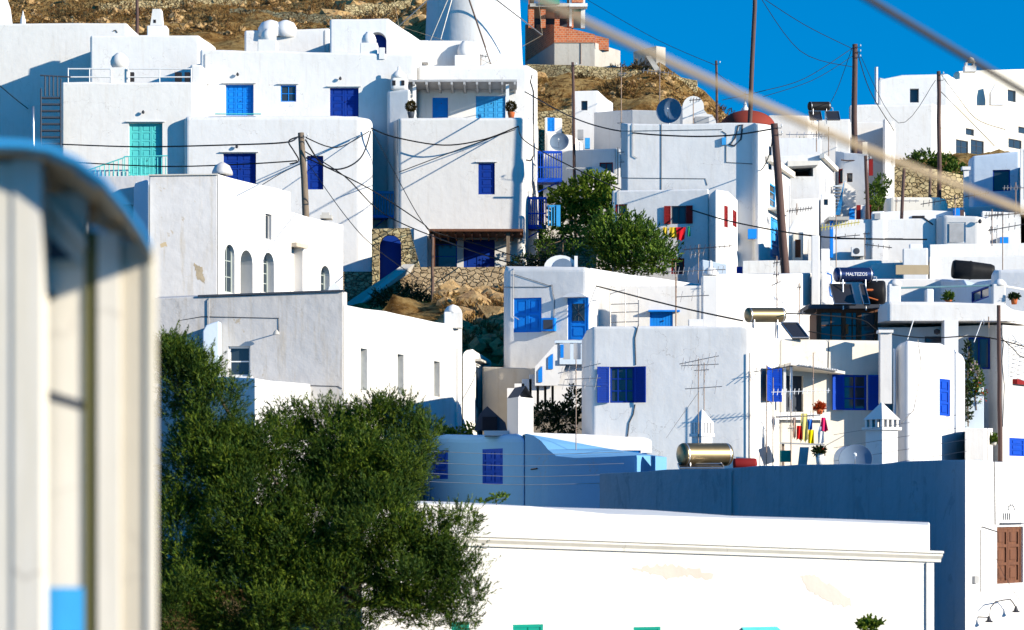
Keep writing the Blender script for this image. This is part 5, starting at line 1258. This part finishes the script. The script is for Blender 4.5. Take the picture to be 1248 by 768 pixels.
for lab, x, y, Y in (('grey air conditioner on the wide white wall below the thin pipe',1046,306,133.6),):
    t = thing('air_conditioner', lab, 'air conditioner', tuple(P(x,y+9,Y)))
    MB().pbox(x-8,y-5,x+8,y+6,Y-.25,.32).build('case', WPAINT, t); p = P(x-2,y,Y-.26); m = MB(); m.lathe(p, [(.17,0),(.17,.01),(.03,.02)], 16, axis=(0,-1,0)); m.build('fan_grille', DARKW, t)
    m = MB(); m.tube([P(x-6,y+6,Y), P(x-6,y+8,Y), P(x-6,y+6,Y-.3)], .015, 4); m.tube([P(x+6,y+6,Y), P(x+6,y+8,Y), P(x+6,y+6,Y-.3)], .015, 4); m.build('bracket', IRON, t)
# laundry on centre-right house
t = thing('drying_rack', 'laundry rack with a grey shelf in front of the awning doorway', 'drying rack', tuple(P(975,560,88)))
m = MB(); m.tube([P(945,508,88.5),P(1000,506,88.5)], .02, 6); m.tube([P(945,508,90.5),P(1000,506,90.5)], .02, 6)
for x, a, c in ((945,500,520),(964,500,570),(1000,505,545)): m.tube([P(x,a,88.5),P(x,c,88.5)], .022, 6)
m.build('rack_frame', ALU, t); MB().extrude([P(950,539,88),P(1005,541,88),P(1005,541,89.6),P(950,539,89.6)], (0,0,-.06)).build('shelf', GREYP, t)
m = MB(); m.pbox(953,541,956,572,88.1,.1); m.pbox(999,543,1001,572,88.1,.1); m.build('leg', RUST, t)
G2 = 'laundry on the rack by the awning doorway'
for (lab, x0, x1, r0, r1, col, fl) in (('striped pale garment at the left of the laundry rack',966,970,509,536,(.55,.35,.25),0),
    ('red garment hanging low on the laundry rack',971,977,519,537,(.6,.01,.01),1),('large pale yellow shirt on the laundry rack',976,984,504,540,(.75,.62,.2),1),
    ('small blue garment on the laundry rack',984,990,511,525,(.02,.14,.5),0),('bright yellow garment under the blue one on the rack',985,992,524,543,(.85,.62,.0),0),
    ('pink-red twisted garment at the right of the laundry rack',1001,1006,509,527,(.7,.02,.12),5),('white towel at the right of the laundry rack',997,1004,520,542,(.8,.8,.8),1)):
    cloth(lab, x0, x1, r0, r1, 88.3, col, fl, group=G2)
def potplant(label, px, rb, Y, hr, wp, mat, leaf, flowers=None, hp=10):
    t = thing('potted_plant', label, 'potted plant', tuple(P(px,rb,Y)), None); k = Y/F; rr = wp/2*k
    MB().lathe(P(px,rb,Y), [(rr*.7,0),(rr,hr*k),(rr*.92,hr*k),(rr*.85,hr*k*.9)], 16).build('pot', mat, t, True)
    c = P(px,rb-hr-hp*.4,Y); leafobj(blobcloud([(c.x,c.y,c.z,rr*1.1,rr*1.1,hp*k*.5)], 160, 8, .14, .09, .04), 'leaves', leaf, t)
    if flowers: leafobj(blobcloud([(c.x,c.y-.05,c.z+.05,rr*1.1,rr,hp*k*.45)], 30, 5, .05, .07, .06), 'flowers', flowers, t)
L_RED = leafmat('red_petals', [(.5,.03,.01),(.6,.12,.01)]); L_WHT = leafmat('white_petals', [(.7,.65,.6),(.75,.6,.55)])
potplant('orange flowers in a clay pot on the awning parapet', 999,505,89.5,6,9, TERRA, L_RED, L_RED, 6)
potplant('dark leaved plant in a tall white pot below the laundry rack', 999,568,85,15,11, WPAINT, L_DARK, L_RED, 7)
potplant('small red flowers in a pot before the dark doorway under the awning', 975,503,94,3,8, TERRA, L_DARK, L_RED, 4)
t = thing('folded_table', 'grey folded board and green crate behind the stained wall', 'board', tuple(P(970,570,86)))
MB().extrude([P(975,545,86),P(986,545,86),P(983,572,85.6),P(972,572,85.6)], (0,.06,0)).build('board', GREYP, t); MB().pbox(952,549,964,563,86.4,.4).build('crate', GREEN, t)
# plants on the right house
t = thing('climbing_plant', 'white and red flowering climber beside the navy door at the right', 'plant', tuple(P(1192,478,97)))
MB().tube([P(1190,500,97),P(1188,478,97),P(1192,455,97.1)], .03, 5).build('stem', BARK, t)
B = [(*P(x,y,97), .2,.2,.26) for x, y in ((1190,456),(1193,466),(1188,474),(1194,482),(1186,448))]
leafobj(blobcloud(B, 230, 8, .13, .10, .055), 'leaves', L_BUSH, t); leafobj(blobcloud([B[4],B[0]], 60, 6, .06, .09, .08), 'white_flowers', L_WHT, t); leafobj(blobcloud([(b[0]+.15,b[1]-.15,b[2],b[3],b[4],b[5]) for b in B[1:4]], 16, 4, .05, .07, .06), 'red_flowers', L_RED, t)
t = thing('vine', 'dark vine stems climbing the corner left of the flowering climber', 'plant', tuple(P(1180,500,96.5)))
B = [(*P(1180,y,96.8), .12,.2,.5) for y in (430,455,480,500)]; leafobj(blobcloud(B, 260, 7, .15, .12, .05), 'leaves', L_DARK, t); MB().tube([P(1180,520,96.9),P(1179,470,96.9),P(1181,425,96.9)], .03, 5).build('stem', BARK, t)
potplant('spiky agave plant behind the terrace rail', 1156,368,103,2,10, TERRA, L_BUSH, None, 10)
potplant('terracotta pot plant right of the capped terrace post', 1236,371,101,7,9, TERRA, L_DARK, None, 5)

# street lamp / wires post right bottom
pole('slim dark leaning post with cables in front of the right shaded house',1217,372,1219,560,94,5.5, MAROON)
potplant('wilted hanging plant by the low wall at the right edge', 1211,543,95,4,8, CONC, L_BUSH, None, 9)

# ================================================================== VEGETATION
tree('pale green mulberry tree in the garden left of the red shutter house','tree','mulberry_tree',
     [(715,238,169,30,1.6,22),(740,258,168,32,1.6,24),(690,246,169,22,1.4,20),(762,268,167,22,1.4,18),(700,268,168,30,1.5,16),(728,225,169,20,1.2,14)],
     [(728,300,169),(729,285,169),(733,262,169)], 1500, 11, .45, .26, .15, L_MUL, .35, 10, .12)
tree('spreading green bush in front of the house with washing','bush','bush',
     [(745,288,129.0,24,1.2,26),(770,285,129.0,18,1,20),(745,300,130.0,22,1.2,20),(775,308,129.0,34,1.3,26),(800,318,128.0,24,1.2,18),(758,322,129.0,26,1.2,14),(730,300,131.0,12,1,14),(790,296,129.0,14,1,16)],
     [(770,350,129.5),(772,335,129.5),(775,320,129.5)], 1300, 12, .75, .22, .08, L_BUSH, .9, 8, .06)
tree('low overgrown shrub on the stone wall below the blue gate','bush','shrub',
     [(675,282,165.0,18,1,10),(700,284,165.0,20,1,9),(665,300,163.5,12,.6,12),(700,302,163.4,10,.5,8)], [(685,320,164.5),(686,300,164.5),(686,290,164.5)], 420, 9, .35, .16, .08, L_BUSH, .3, 4, .05)
tree('dark trailing shrub on top of the retaining wall near the porch post','bush','shrub',
     [(640,320,158,16,.8,8),(625,326,158,10,.6,5),(655,318,158,10,.6,8)], [(640,332,158),(640,325,158),(640,320,158)], 260, 9, .35, .15, .07, L_DARK, .2, 3, .05)
tree('dark green shrub below the stone steps left of the rocky bank','bush','shrub',
     [(485,366,141,22,1.3,12),(510,370,140,18,1.2,12),(465,364,142,12,1,9),(500,356,142,14,1,8),(528,374,139,12,1,10)], [(495,400,141),(495,385,141),(496,370,141)], 620, 10, .4, .15, .07, L_DARK, .3, 5, .07)
tree('yellow green shrub on the rocky bank','bush','shrub', [(574,372,145,9,.7,6),(550,365,148,9,.7,5)], [(570,385,146),(570,378,146),(570,372,146)], 150, 9, .3, .14, .05, L_BUSH, .4, 3, .04)
tree('dark shaded shrub under the white outdoor stair','bush','shrub',
     [(665,508,99,14,.7,18),(690,512,98.5,16,.7,22),(700,492,99,8,.6,18)], [(680,550,99),(680,530,99),(682,505,99)], 420, 9, .3, .13, .07, L_DARK, .3, 5, .05)
tree('small yellow green vine above the blue shaded house','bush','shrub',
     [(540,526,98,10,.5,6),(572,524,98,8,.5,5),(555,530,98,10,.5,4)], [(560,545,98),(560,538,98),(560,530,98)], 140, 8, .25, .13, .09, L_MUL, .5, 3, .03)
tree('small flowering weed on the ledge below the blue shaded house','plant','weed', [(610,607,44,10,.12,4),(590,609,44,6,.1,3)], [(605,618,44),(605,613,44),(606,609,44)], 60, 8, .08, .06, .025, L_BUSH, .5, 3, .008)
tree('green hedge on the stone wall below the far right house','hedge','hedge',
     [(1128,196,166,22,1.3,9),(1150,200,166,16,1.3,10),(1110,200,166,12,1.2,7),(1165,208,165,12,1.1,8)], [(1135,230,166),(1135,215,166),(1136,205,166)], 700, 9, .35, .18, .1, L_BUSH, .2, 5, .07)
tree('dark green bush right of the blue stair','bush','bush', [(1068,238,152,10,.9,14),(1075,225,152,8,.8,10),(1070,252,151,8,.8,10)], [(1070,285,152),(1070,260,152),(1070,240,152)], 360, 9, .3, .15, .08, L_BUSH, .3, 4, .05)
tree('small green rooftop plants left of the antenna on the upper white house','plant','shrub', [(960,178,160,10,.6,5),(975,176,160,9,.6,4)], [(966,190,160),(966,184,160),(967,179,160)], 130, 8, .28, .13, .06, L_BUSH, .6, 3, .03)
tree('small leafy sprig at the foot of the long bright house','plant','weed', [(1058,762,39,9,.12,6),(1068,760,39,5,.1,4)], [(1060,790,39),(1060,775,39),(1060,765,39)], 100, 9, .1, .07, .04, L_MUL, .6, 4, .01)

# big tamarisk
TB = [(490,690,37,60,.6,60),(535,700,37,35,.5,45),(360,720,37,60,.8,60),(420,540,37.9,45,.5,35),(455,590,37.7,50,.6,45),(480,640,37.4,40,.6,40),(330,545,37.7,40,.6,40),(560,750,36.7,22,.3,22),(212,440,38,30,.5,30),(245,455,37.9,30,.5,34),(508,545,37.9,28,.5,42),(480,505,38.2,34,.5,22),(205,425,38,16,.3,14),(320,600,37.4,70,.7,70),(270,560,37.6,50,.7,50),(430,590,37.6,80,.7,60),(340,690,37,110,.8,70),(225,470,38,40,.6,55),(212,430,38.2,20,.4,22),(262,505,37.6,42,.6,50),(300,565,37.8,45,.6,45),(240,570,37.5,60,.7,70),(215,660,37.3,60,.8,90),(300,640,37,70,.8,90),
      (352,520,38.2,34,.5,32),(400,520,38.3,42,.6,32),(450,515,38.2,42,.6,30),(492,522,38.1,30,.5,26),(420,570,37.6,70,.8,50),(490,570,37.6,36,.6,45),(380,640,37.2,80,.8,80),
      (460,640,37,66,.8,70),(520,650,37,34,.5,30),(562,640,37,30,.35,22),(555,690,36.8,36,.4,30),(510,720,36.8,56,.6,60),(410,730,36.8,90,.8,70),(300,740,36.8,90,.8,70),(220,750,36.8,60,.8,70),(575,725,36.8,22,.3,20)]
tree('large dark green tamarisk tree filling the lower left beneath the weathered houses','tree','tamarisk_tree', TB,
     [(400,1200,38),(405,1000,38),(395,820,38),(380,700,38)], 27000, 17, .27, .075, .0135, L_TAM, .9, 22, .16, ck=9, cf=.31)

# ================================================================== POLES, ANTENNAS
pole('split weathered wooden pole with a tangle of cables before the navy doors',367,162,373,262,131,9, GREYW, 1)
pole('dark slim pole on the slope right of the pergola house',698,76,700,200,172,4, MAROON, 1)
pole('short thin pole near the crest left of the dome vault',873,74,874,145,172,3.5, MAROON, 1)
pole('tallest mast reaching the top of the photo beside the red dome',921,-30,914,152,157,6, MAROON, 2)
pole('thick leaning reddish brown pole right of the red dome',943,151,956,320,126,10.5, MAROON, 2)
pole('bare tall pole with insulators rising against the sky',1042,54,1041,200,168,7.5, MAROON, 3)
pole('dark pole before the far right house above the hedge',1144,87,1145,240,158,5.5, MAROON, 2)
pole('thin brown pole above the plain house at top left',167,-20,167,60,212,4.5, MAROON)
pole('slender rusty pole before the fitted stone wall',527,286,527,385,138,4, POLEW)
pole('leaning maroon pole among the carpets on the right',1055,190,1058,262,142,5, MAROON, 1)
pole('short reddish pole in front of the dry stone wall',1102,205,1099,262,136,4.5, MAROON)
pole('tan stub pole beside the hedge',1134,206,1133,242,150,4, POLEW)
A = [(1,)]
antenna('tall yagi antenna with an orange bracket before the left end of the navy shutter house',702,590,438,84,[(450,680,732,6,12,.5,None),(462,688,732,5,2,.4,None),(470,680,732,4,-2,.4,None)])
antenna('widest antenna cluster with crossed booms on the grey wall of the navy shutter house',851,545,437,79,[(439,828,876,6,10,.5,None),(445,830,876,5,2,.4,None),(473,835,880,3,3,.7,None)])
antenna('second mast behind the slender hooded chimney with two short booms',858,530,442,80.5,[(451,846,864,3,1,.5,None)])
antenna('rusty mast with a long toothed boom before the awning',942,572,460,86,[(478,940,1012,14,2,.3,WPAINT)])
antenna('antenna mast standing in the laundry with a low boom',964,572,487,84,[(508,946,992,5,2,.6,None),(522,960,968,2,0,.3,None)])
antenna('slim antenna with dotted boom over the awning roof',934,575,445,87,[(451,918,966,7,7,.4,IRON)])
antenna('thin white pole antenna above the awning',991,510,430,90,[(461,988,994,1,0,.2,None)])
antenna('roof mast with a broad rusty boom left of the square pillar chimney',824,402,338,103,[(362,824,864,3,2,.6,None)])
antenna('taller rusty mast nearest the light blue planked door',825.5-2,402,320,102,[(331,812,884,12,3,.5,ALU)])
antenna('mast with long thin boom in front of the red shutter house',851,345,298,116,[(303,832,892,10,5,.5,IRON),(309,840,860,4,3,.5,None)])
antenna('crowded antenna mast above the white wall with the shade wedge',947,378,312,106,[(320,942,953,3,2,.5,IRON),(345,940,952,4,6,.6,None),(335,942,950,3,0,.4,IRON)])
antenna('short dark mast left of the wooden roof room',974,414,345,98,[(350,971,977,2,0,.3,IRON),(382,969,981,2,1,.3,None)])
antenna('yellow toothed antenna on a dark mast left of the pale blue strip',1019,332,262,104,[(275,1000,1048,12,7,.4,paint('yellow_boom',(.55,.45,.05))),(289,1012,1048,3,3,.3,IRON)])
antenna('thin antenna in front of the wide white wall with vents',1054,316,284,118,[(285,1052,1060,2,0,.3,IRON),(298,1054,1087,5,-4,.3,IRON)])
antenna('antenna with long diagonal black and yellow boom above the grey shutter house',1164,262,238,135,[(242,1122,1205,12,14,.5,IRON)])
antenna('tall antenna with upward raked booms at the right edge',1222,330,258,110,[(262,1205,1268,9,6,.5,IRON),(278,1204,1270,9,12,.5,IRON)])
antenna('cluttered short antenna beside the tall raked one on the right',1209,300,255,115,[(262,1200,1222,6,2,.4,IRON),(280,1205,1214,3,0,.4,IRON)])
antenna('small antenna against the cream vaulted house at right',1092,262,240,140,[(245,1090,1120,4,0,.3,ALU)])
antenna('rooftop antenna with a cross arm before the hillside, left one',757,168,82,166,[(90,753,764,2,0,.4,ALU),(150,752,760,1,0,.3,ALU)])
antenna('tall thin antenna mast over the white roof wall left of the large dish',804,140,76,168,[(88,782,822,8,-4,.5,ALU)])
antenna('short antenna in front of the stepped vault',845,152,120,160,[(122,840,854,4,1,.5,IRON)])
antenna('double boom antenna on the edge of the tall grey house',753,225,180,138,[(186,754,776,4,2,.5,ALU),(198,754,778,4,2,.5,ALU)])
antenna('wide antenna on the roof right of the thick brown pole',995,185,160,150,[(164,958,1002,5,0,.5,GALV),(166,990,1010,6,0,.6,GALV)])
antenna('antenna with dark zigzag elements on the white wall right of the brown pole',971,262,248,137,[(256,958,990,10,4,.4,IRON)])
antenna('thin mast with many small arms beside the tall bare pole',1010,190,155,150,[(164,1005,1016,2,0,.4,GALV)])
antenna('small bent antenna beside the windmill foot chimney',505,75,58,195,[(62,494,512,5,-3,.6,IRON)])
antenna('spidery roof antenna beside the clay pot under the windmill',586,80,66,196,[(68,578,594,4,-2,.6,IRON)])
antenna('low antenna against the blue shaded house at the right edge',1238,262,222,140,[(229,1222,1262,10,0,.4,ALU)])
antenna('thin toothed antenna on the rounded roof block at the far right',1205,400,386,96,[(392,1190,1245,3,1,.3,GALV)])

# ================================================================== CABLES
C = cable
C('upper black cable crossing the turquoise door', [(76,176,150),(170,179,142),(270,177,132),(345,174,121),(362,168,130.5)],1.8)
C('lower black cable crossing below the turquoise door', [(90,198,150),(200,203,142),(300,200,130),(362,196,130.5)],1.6)
C('dark cable rising from the far left edge to the metal post', [(-10,96,170),(18,120,176),(36,134,182)],1.3)
C('cable from the split pole down across the stone gateway to the garden', [(372,185,130.5),(420,215,128),(470,262,135),(560,300,120),(640,326,114),(740,352,105),(830,375,98),(905,391,92)],1.7)
C('second cable from the split pole sagging towards the porch', [(373,192,130.5),(450,230,130),(512,270,140),(530,283,155),(590,300,154),(640,315,150),(700,320,148)],1.4)
C('cable sweeping from the pergola house corner to the split pole house', [(452,156,165),(480,167,164.5),(540,177,164),(590,170,164),(632,154,164.5)],1.7)
C('cable running from the pergola house corner down past the blue balcony', [(632,154,164.5),(640,172,160),(690,200,150),(760,232,140),(830,252,133),(900,272,128),(1005,289,120),(1130,292,118)],1.6)
C('straight thin cable slanting across the tall pergola house wall', [(486,210,163),(560,182,163),(628,158,164)],1.1)
C('looping cable hanging on the split pole', [(372,170,130.5),(392,200,131),(415,206,134),(440,192,140),(452,160,164.5)],1.9)
C('thick looped cable end beside the split pole', [(366,166,130.5),(352,172,130.4),(358,184,130.4),(364,196,130.5),(353,200,130.4)],1.8)
C('tight slack wire from the split pole top to the middle house corner', [(373,168,130.5),(410,180,135),(450,160,165)],1.4)
C('dark thin drop wire in front of the left navy window', [(376,200,130),(420,262,118),(455,300,116),(510,340,112)],1.0)
C('thin diagonal wire from the middle house corner down the blue gap', [(453,158,165),(478,205,158),(505,255,152),(523,282,158)],1.0)
C('wire from the weathered house corner to the split pole', [(320,225,116),(345,210,122),(366,200,130.5)],1.0)
C('black cable strung over the tall grey house to the thick brown pole', [(640,112,165),(700,144,152),(757,160,139),(830,166,134),(890,165,130),(943,157,126)],1.8)
C('cable crossing below the tall grey house from the right pole', [(800,232,138),(860,195,138),(905,163,139)],1.0)
C('hanging cable loop beside the thick brown pole', [(906,152,139),(912,185,138),(925,208,137),(937,190,131),(943,160,126)],1.4)
C('faint wire from the tall mast to the bare tall pole', [(921,-12,157),(975,62,160),(1040,82,168)],.8)
C('faint upper wire between the tall mast and the right edge of the sky', [(921,-8,157),(980,30,160),(1040,60,168)],.8)
C('wire from the bare tall pole to the left behind the dome', [(1040,58,168),(980,96,165),(925,112,160),(880,122,172)],.8)
C('lower wire from the bare tall pole to the roofs on the left', [(1040,68,168),(990,98,165),(930,118,158)],.7)
C('steep wire from the bare tall pole down to the white houses', [(1044,60,168),(1060,110,175),(1090,160,185)],1.0)
C('very steep stay wire beside the bare tall pole', [(1038,60,168),(1022,105,172),(1013,124,185)],.7)
C('wire from the dark pole down across the far right house', [(1147,112,158),(1180,145,162),(1212,178,160)],.9)
C('sagging wire before the far right house windows', [(1148,92,158),(1165,115,162),(1190,145,162),(1225,158,160)],.8)
C('wire between the bare tall pole and the dark pole over the plain house', [(1046,62,168),(1095,150,170),(1140,98,158)],.7)
C('thin wire high across the right sky from the brick building', [(716,0,222),(800,48,210),(873,80,172)],.7)
C('thin wire from the roof left of the dome to the tall mast', [(873,88,172),(900,110,165),(918,118,157)],.6)
for i, (y0, y1) in enumerate(((548,540),(562,553),(575,563),(585,578))):
    C(['top','second','third','lowest'][i]+' of the four pale wires strung across the blue shaded house', [(520,y0+2,80),(640,y0+6,79),(760,y0+3,78)],.7, mat=GREYP)
for i, y0 in enumerate((504,520,536,550)):
    C(['topmost','upper','lower','bottom'][i]+' thin wire rising across the rounded wing at right', [(1016,y0+26,84),(1090,y0+14,83),(1178,y0,82)],.6, mat=ALU)
C('thin stay wire left of the widest antenna cluster', [(850,480,79),(825,515,82),(812,534,86)],.6, mat=ALU)
C('black cable crossing from the water heater to the wooden roof room', [(958,382,92),(1000,384,96),(1050,390,97),(1075,405,97),(1130,412,97),(1190,410,96),(1240,420,96),(1300,440,96)],1.5)
C('cable across the front of the wooden roof room', [(985,404,97),(1030,410,97),(1072,406,97)],1.2)
C('sagging cable on the bright wall at the right edge', [(1218,410,94),(1235,425,95),(1248,436,96),(1300,450,97)],1.2)

# ================================================================== FOREGROUND
t = thing('curved_canopy_booth', 'blurred cream painted timber booth with a curved blue topped canopy at the left edge', 'booth', (-.62,5.3,2.0))
arc = [(-330,178),(-200,174),(0,176),(30,178),(60,184),(95,200),(125,225),(152,262),(172,295),(184,325)]
near = [(-330,182),(-200,178),(0,178),(30,179),(60,184),(95,200),(125,222),(152,254),(170,280),(185,306)]
far = [(-330,236),(-200,232),(0,232),(36,236),(66,246),(92,262),(118,270),(150,284),(172,300),(187,322)]
def loft(name, mat, off, th, Y0, Y1):
    m = MB(); q = []
    for k in (0, 1):
        for y, arc in ((Y0, near), (Y1, far)):
            q.append([P(x, r, y)+Vector((0,0,off-(th if k else 0))) for x, r in arc])
    n = len(near); m.v = [tuple(v) for r in q for v in r]
    for i in range(n-1):
        for a0, a1 in ((0,1),(1,3),(3,2),(2,0)): m.f.append((a0*n+i, a0*n+i+1, a1*n+i+1, a1*n+i))
    for e in (0, n-1): m.f.append((e, n+e, 3*n+e, 2*n+e))
    return m.build(name, mat, t)
loft('canopy', BEIGE, 0, .012, 5.17, 5.5); loft('canopy_skin', SKYB, .014, .013, 5.12, 5.52)
def fb(x0,y0,x1,y1,Y,d,mat,name): 
    m = MB(); m.pbox(x0,y0,x1,y1,Y,d); return m.build(name, mat, t)
CW = plaster('aged_white_board', (.74,.70,.62), dirt=(.5,.42,.2), amount=.5, streak=.5, bs=.2)
fb(-330,198,16,2700,5.205,.05,CW,'side_board'); fb(16,194,50,2700,5.2,.08,CW,'post')
fb(50,236,106,2700,5.315,.04,CW,'back_board'); fb(103,282,119,2700,5.308,.06,OLIVE,'stained_post'); fb(119,284,146,2700,5.30,.06,CW,'post')
fb(146,296,186,2700,5.312,.05,BEIGE,'side_board'); fb(179,312,187,2700,5.305,.05,CW,'edge_strip')
m = MB(); m.extrude([P(48,472,5.312),P(104,490,5.312),P(104,501,5.312),P(48,483,5.312)], (0,.003,0)); m.build('cross_bar', DARKW, t)
m = MB(); m.extrude([P(50,244,5.29),P(60,240,5.29),P(104,290,5.29),P(104,306,5.29)], (0,.02,0)); m.build('brace', CW, t)
m = MB(); m.extrude([P(50,286,5.312),P(58,286,5.312),P(90,316,5.312),P(50,318,5.312)], (0,.002,0)); m.build('opening', DARKW, t)
fb(50,318,96,326,5.308,.006,BEIGE,'ledge'); fb(50,358,66,366,5.308,.006,OLIVE,'hinge'); fb(50,716,104,2700,5.309,.005,SKYB,'blue_panel')
def rope(label, pts, r, mat):
    solo(MB().tube([P(*p) for p in pts], r, 10), 'foreground_rope', mat, label, 'rope', 'blurred ropes near the camera', True)
rope('blurred tan rope slanting close to the camera across the upper right half', [(400,-130,5.3),(560,-50,5.3),(640,-8,5.3),(760,50,5.3),(900,115,5.4),(1050,180,5.6),(1248,258,6.2),(1500,350,7.5)], .0092, ROPE)
rope('blurred dark rope close to the camera crossing the top right corner of the sky', [(900,-90,6.5),(1050,-6,6.5),(1120,36,6.5),(1248,112,6.5),(1500,255,6.5)], .0098, ROPED)

# ================================================================== LIGHT, SKY, CAMERA
SD = Vector((.85,-.455,.29)).normalized()
el = math.asin(SD.z); az = math.atan2(SD.x, SD.y)
wd = bpy.data.worlds.new('World'); sc.world = wd; sc.cycles.diffuse_bounces = 1; wd.use_nodes = True; nt = wd.node_tree; bg = nt.nodes['Background']
sky = nt.nodes.new('ShaderNodeTexSky'); sky.sky_type = 'NISHITA'; sky.sun_disc = False; sky.sun_elevation = el; sky.sun_rotation = az
sky.altitude = 200; sky.air_density = 1.6; sky.dust_density = .0; sky.ozone_density = 5
tc = nt.nodes.new('ShaderNodeTexCoord'); sep = nt.nodes.new('ShaderNodeSeparateXYZ'); cmb = nt.nodes.new('ShaderNodeCombineXYZ'); ad = nt.nodes.new('ShaderNodeMath'); ad.operation = 'ADD'; ad.inputs[1].default_value = .32
nt.links.new(tc.outputs['Generated'], sep.inputs[0]); nt.links.new(sep.outputs[0], cmb.inputs[0]); nt.links.new(sep.outputs[1], cmb.inputs[1]); nt.links.new(sep.outputs[2], ad.inputs[0]); nt.links.new(ad.outputs[0], cmb.inputs[2])
nt.links.new(cmb.outputs[0], sky.inputs[0])
hs = nt.nodes.new('ShaderNodeHueSaturation'); hs.inputs['Saturation'].default_value = 2.0; hs.inputs['Hue'].default_value = .506; hs.inputs['Value'].default_value = 1.0
nt.links.new(sky.outputs[0], hs.inputs['Color']); nt.links.new(hs.outputs[0], bg.inputs[0]); bg.inputs[1].default_value = .15
sun = bpy.data.lights.new('sun', 'SUN'); sun.energy = 4.7; sun.angle = R(.5); sun.color = (1,.91,.76)
so = bpy.data.objects.new('sun', sun); COL.objects.link(so); so.rotation_euler = SD.to_track_quat('Z', 'Y').to_euler(); so.location = (40,-40,60)
cam = bpy.data.cameras.new('camera'); co = bpy.data.objects.new('camera', cam); COL.objects.link(co); sc.camera = co
co.location = (0,0,ZC); co.rotation_euler = (R(90),0,0); cam.sensor_width = 36; cam.lens = 36*F/1248; cam.clip_end = 6000; cam.clip_start = .1
cam.shift_y = (HZ-384)/1248
cam.dof.use_dof = True; cam.dof.focus_distance = 110; cam.dof.aperture_fstop = cam.lens/1000/.026
vs = sc.view_settings; vs.view_transform = 'Standard'; vs.look = 'None'; vs.gamma = 1; vs.exposure = .73; vs.use_curve_mapping = False
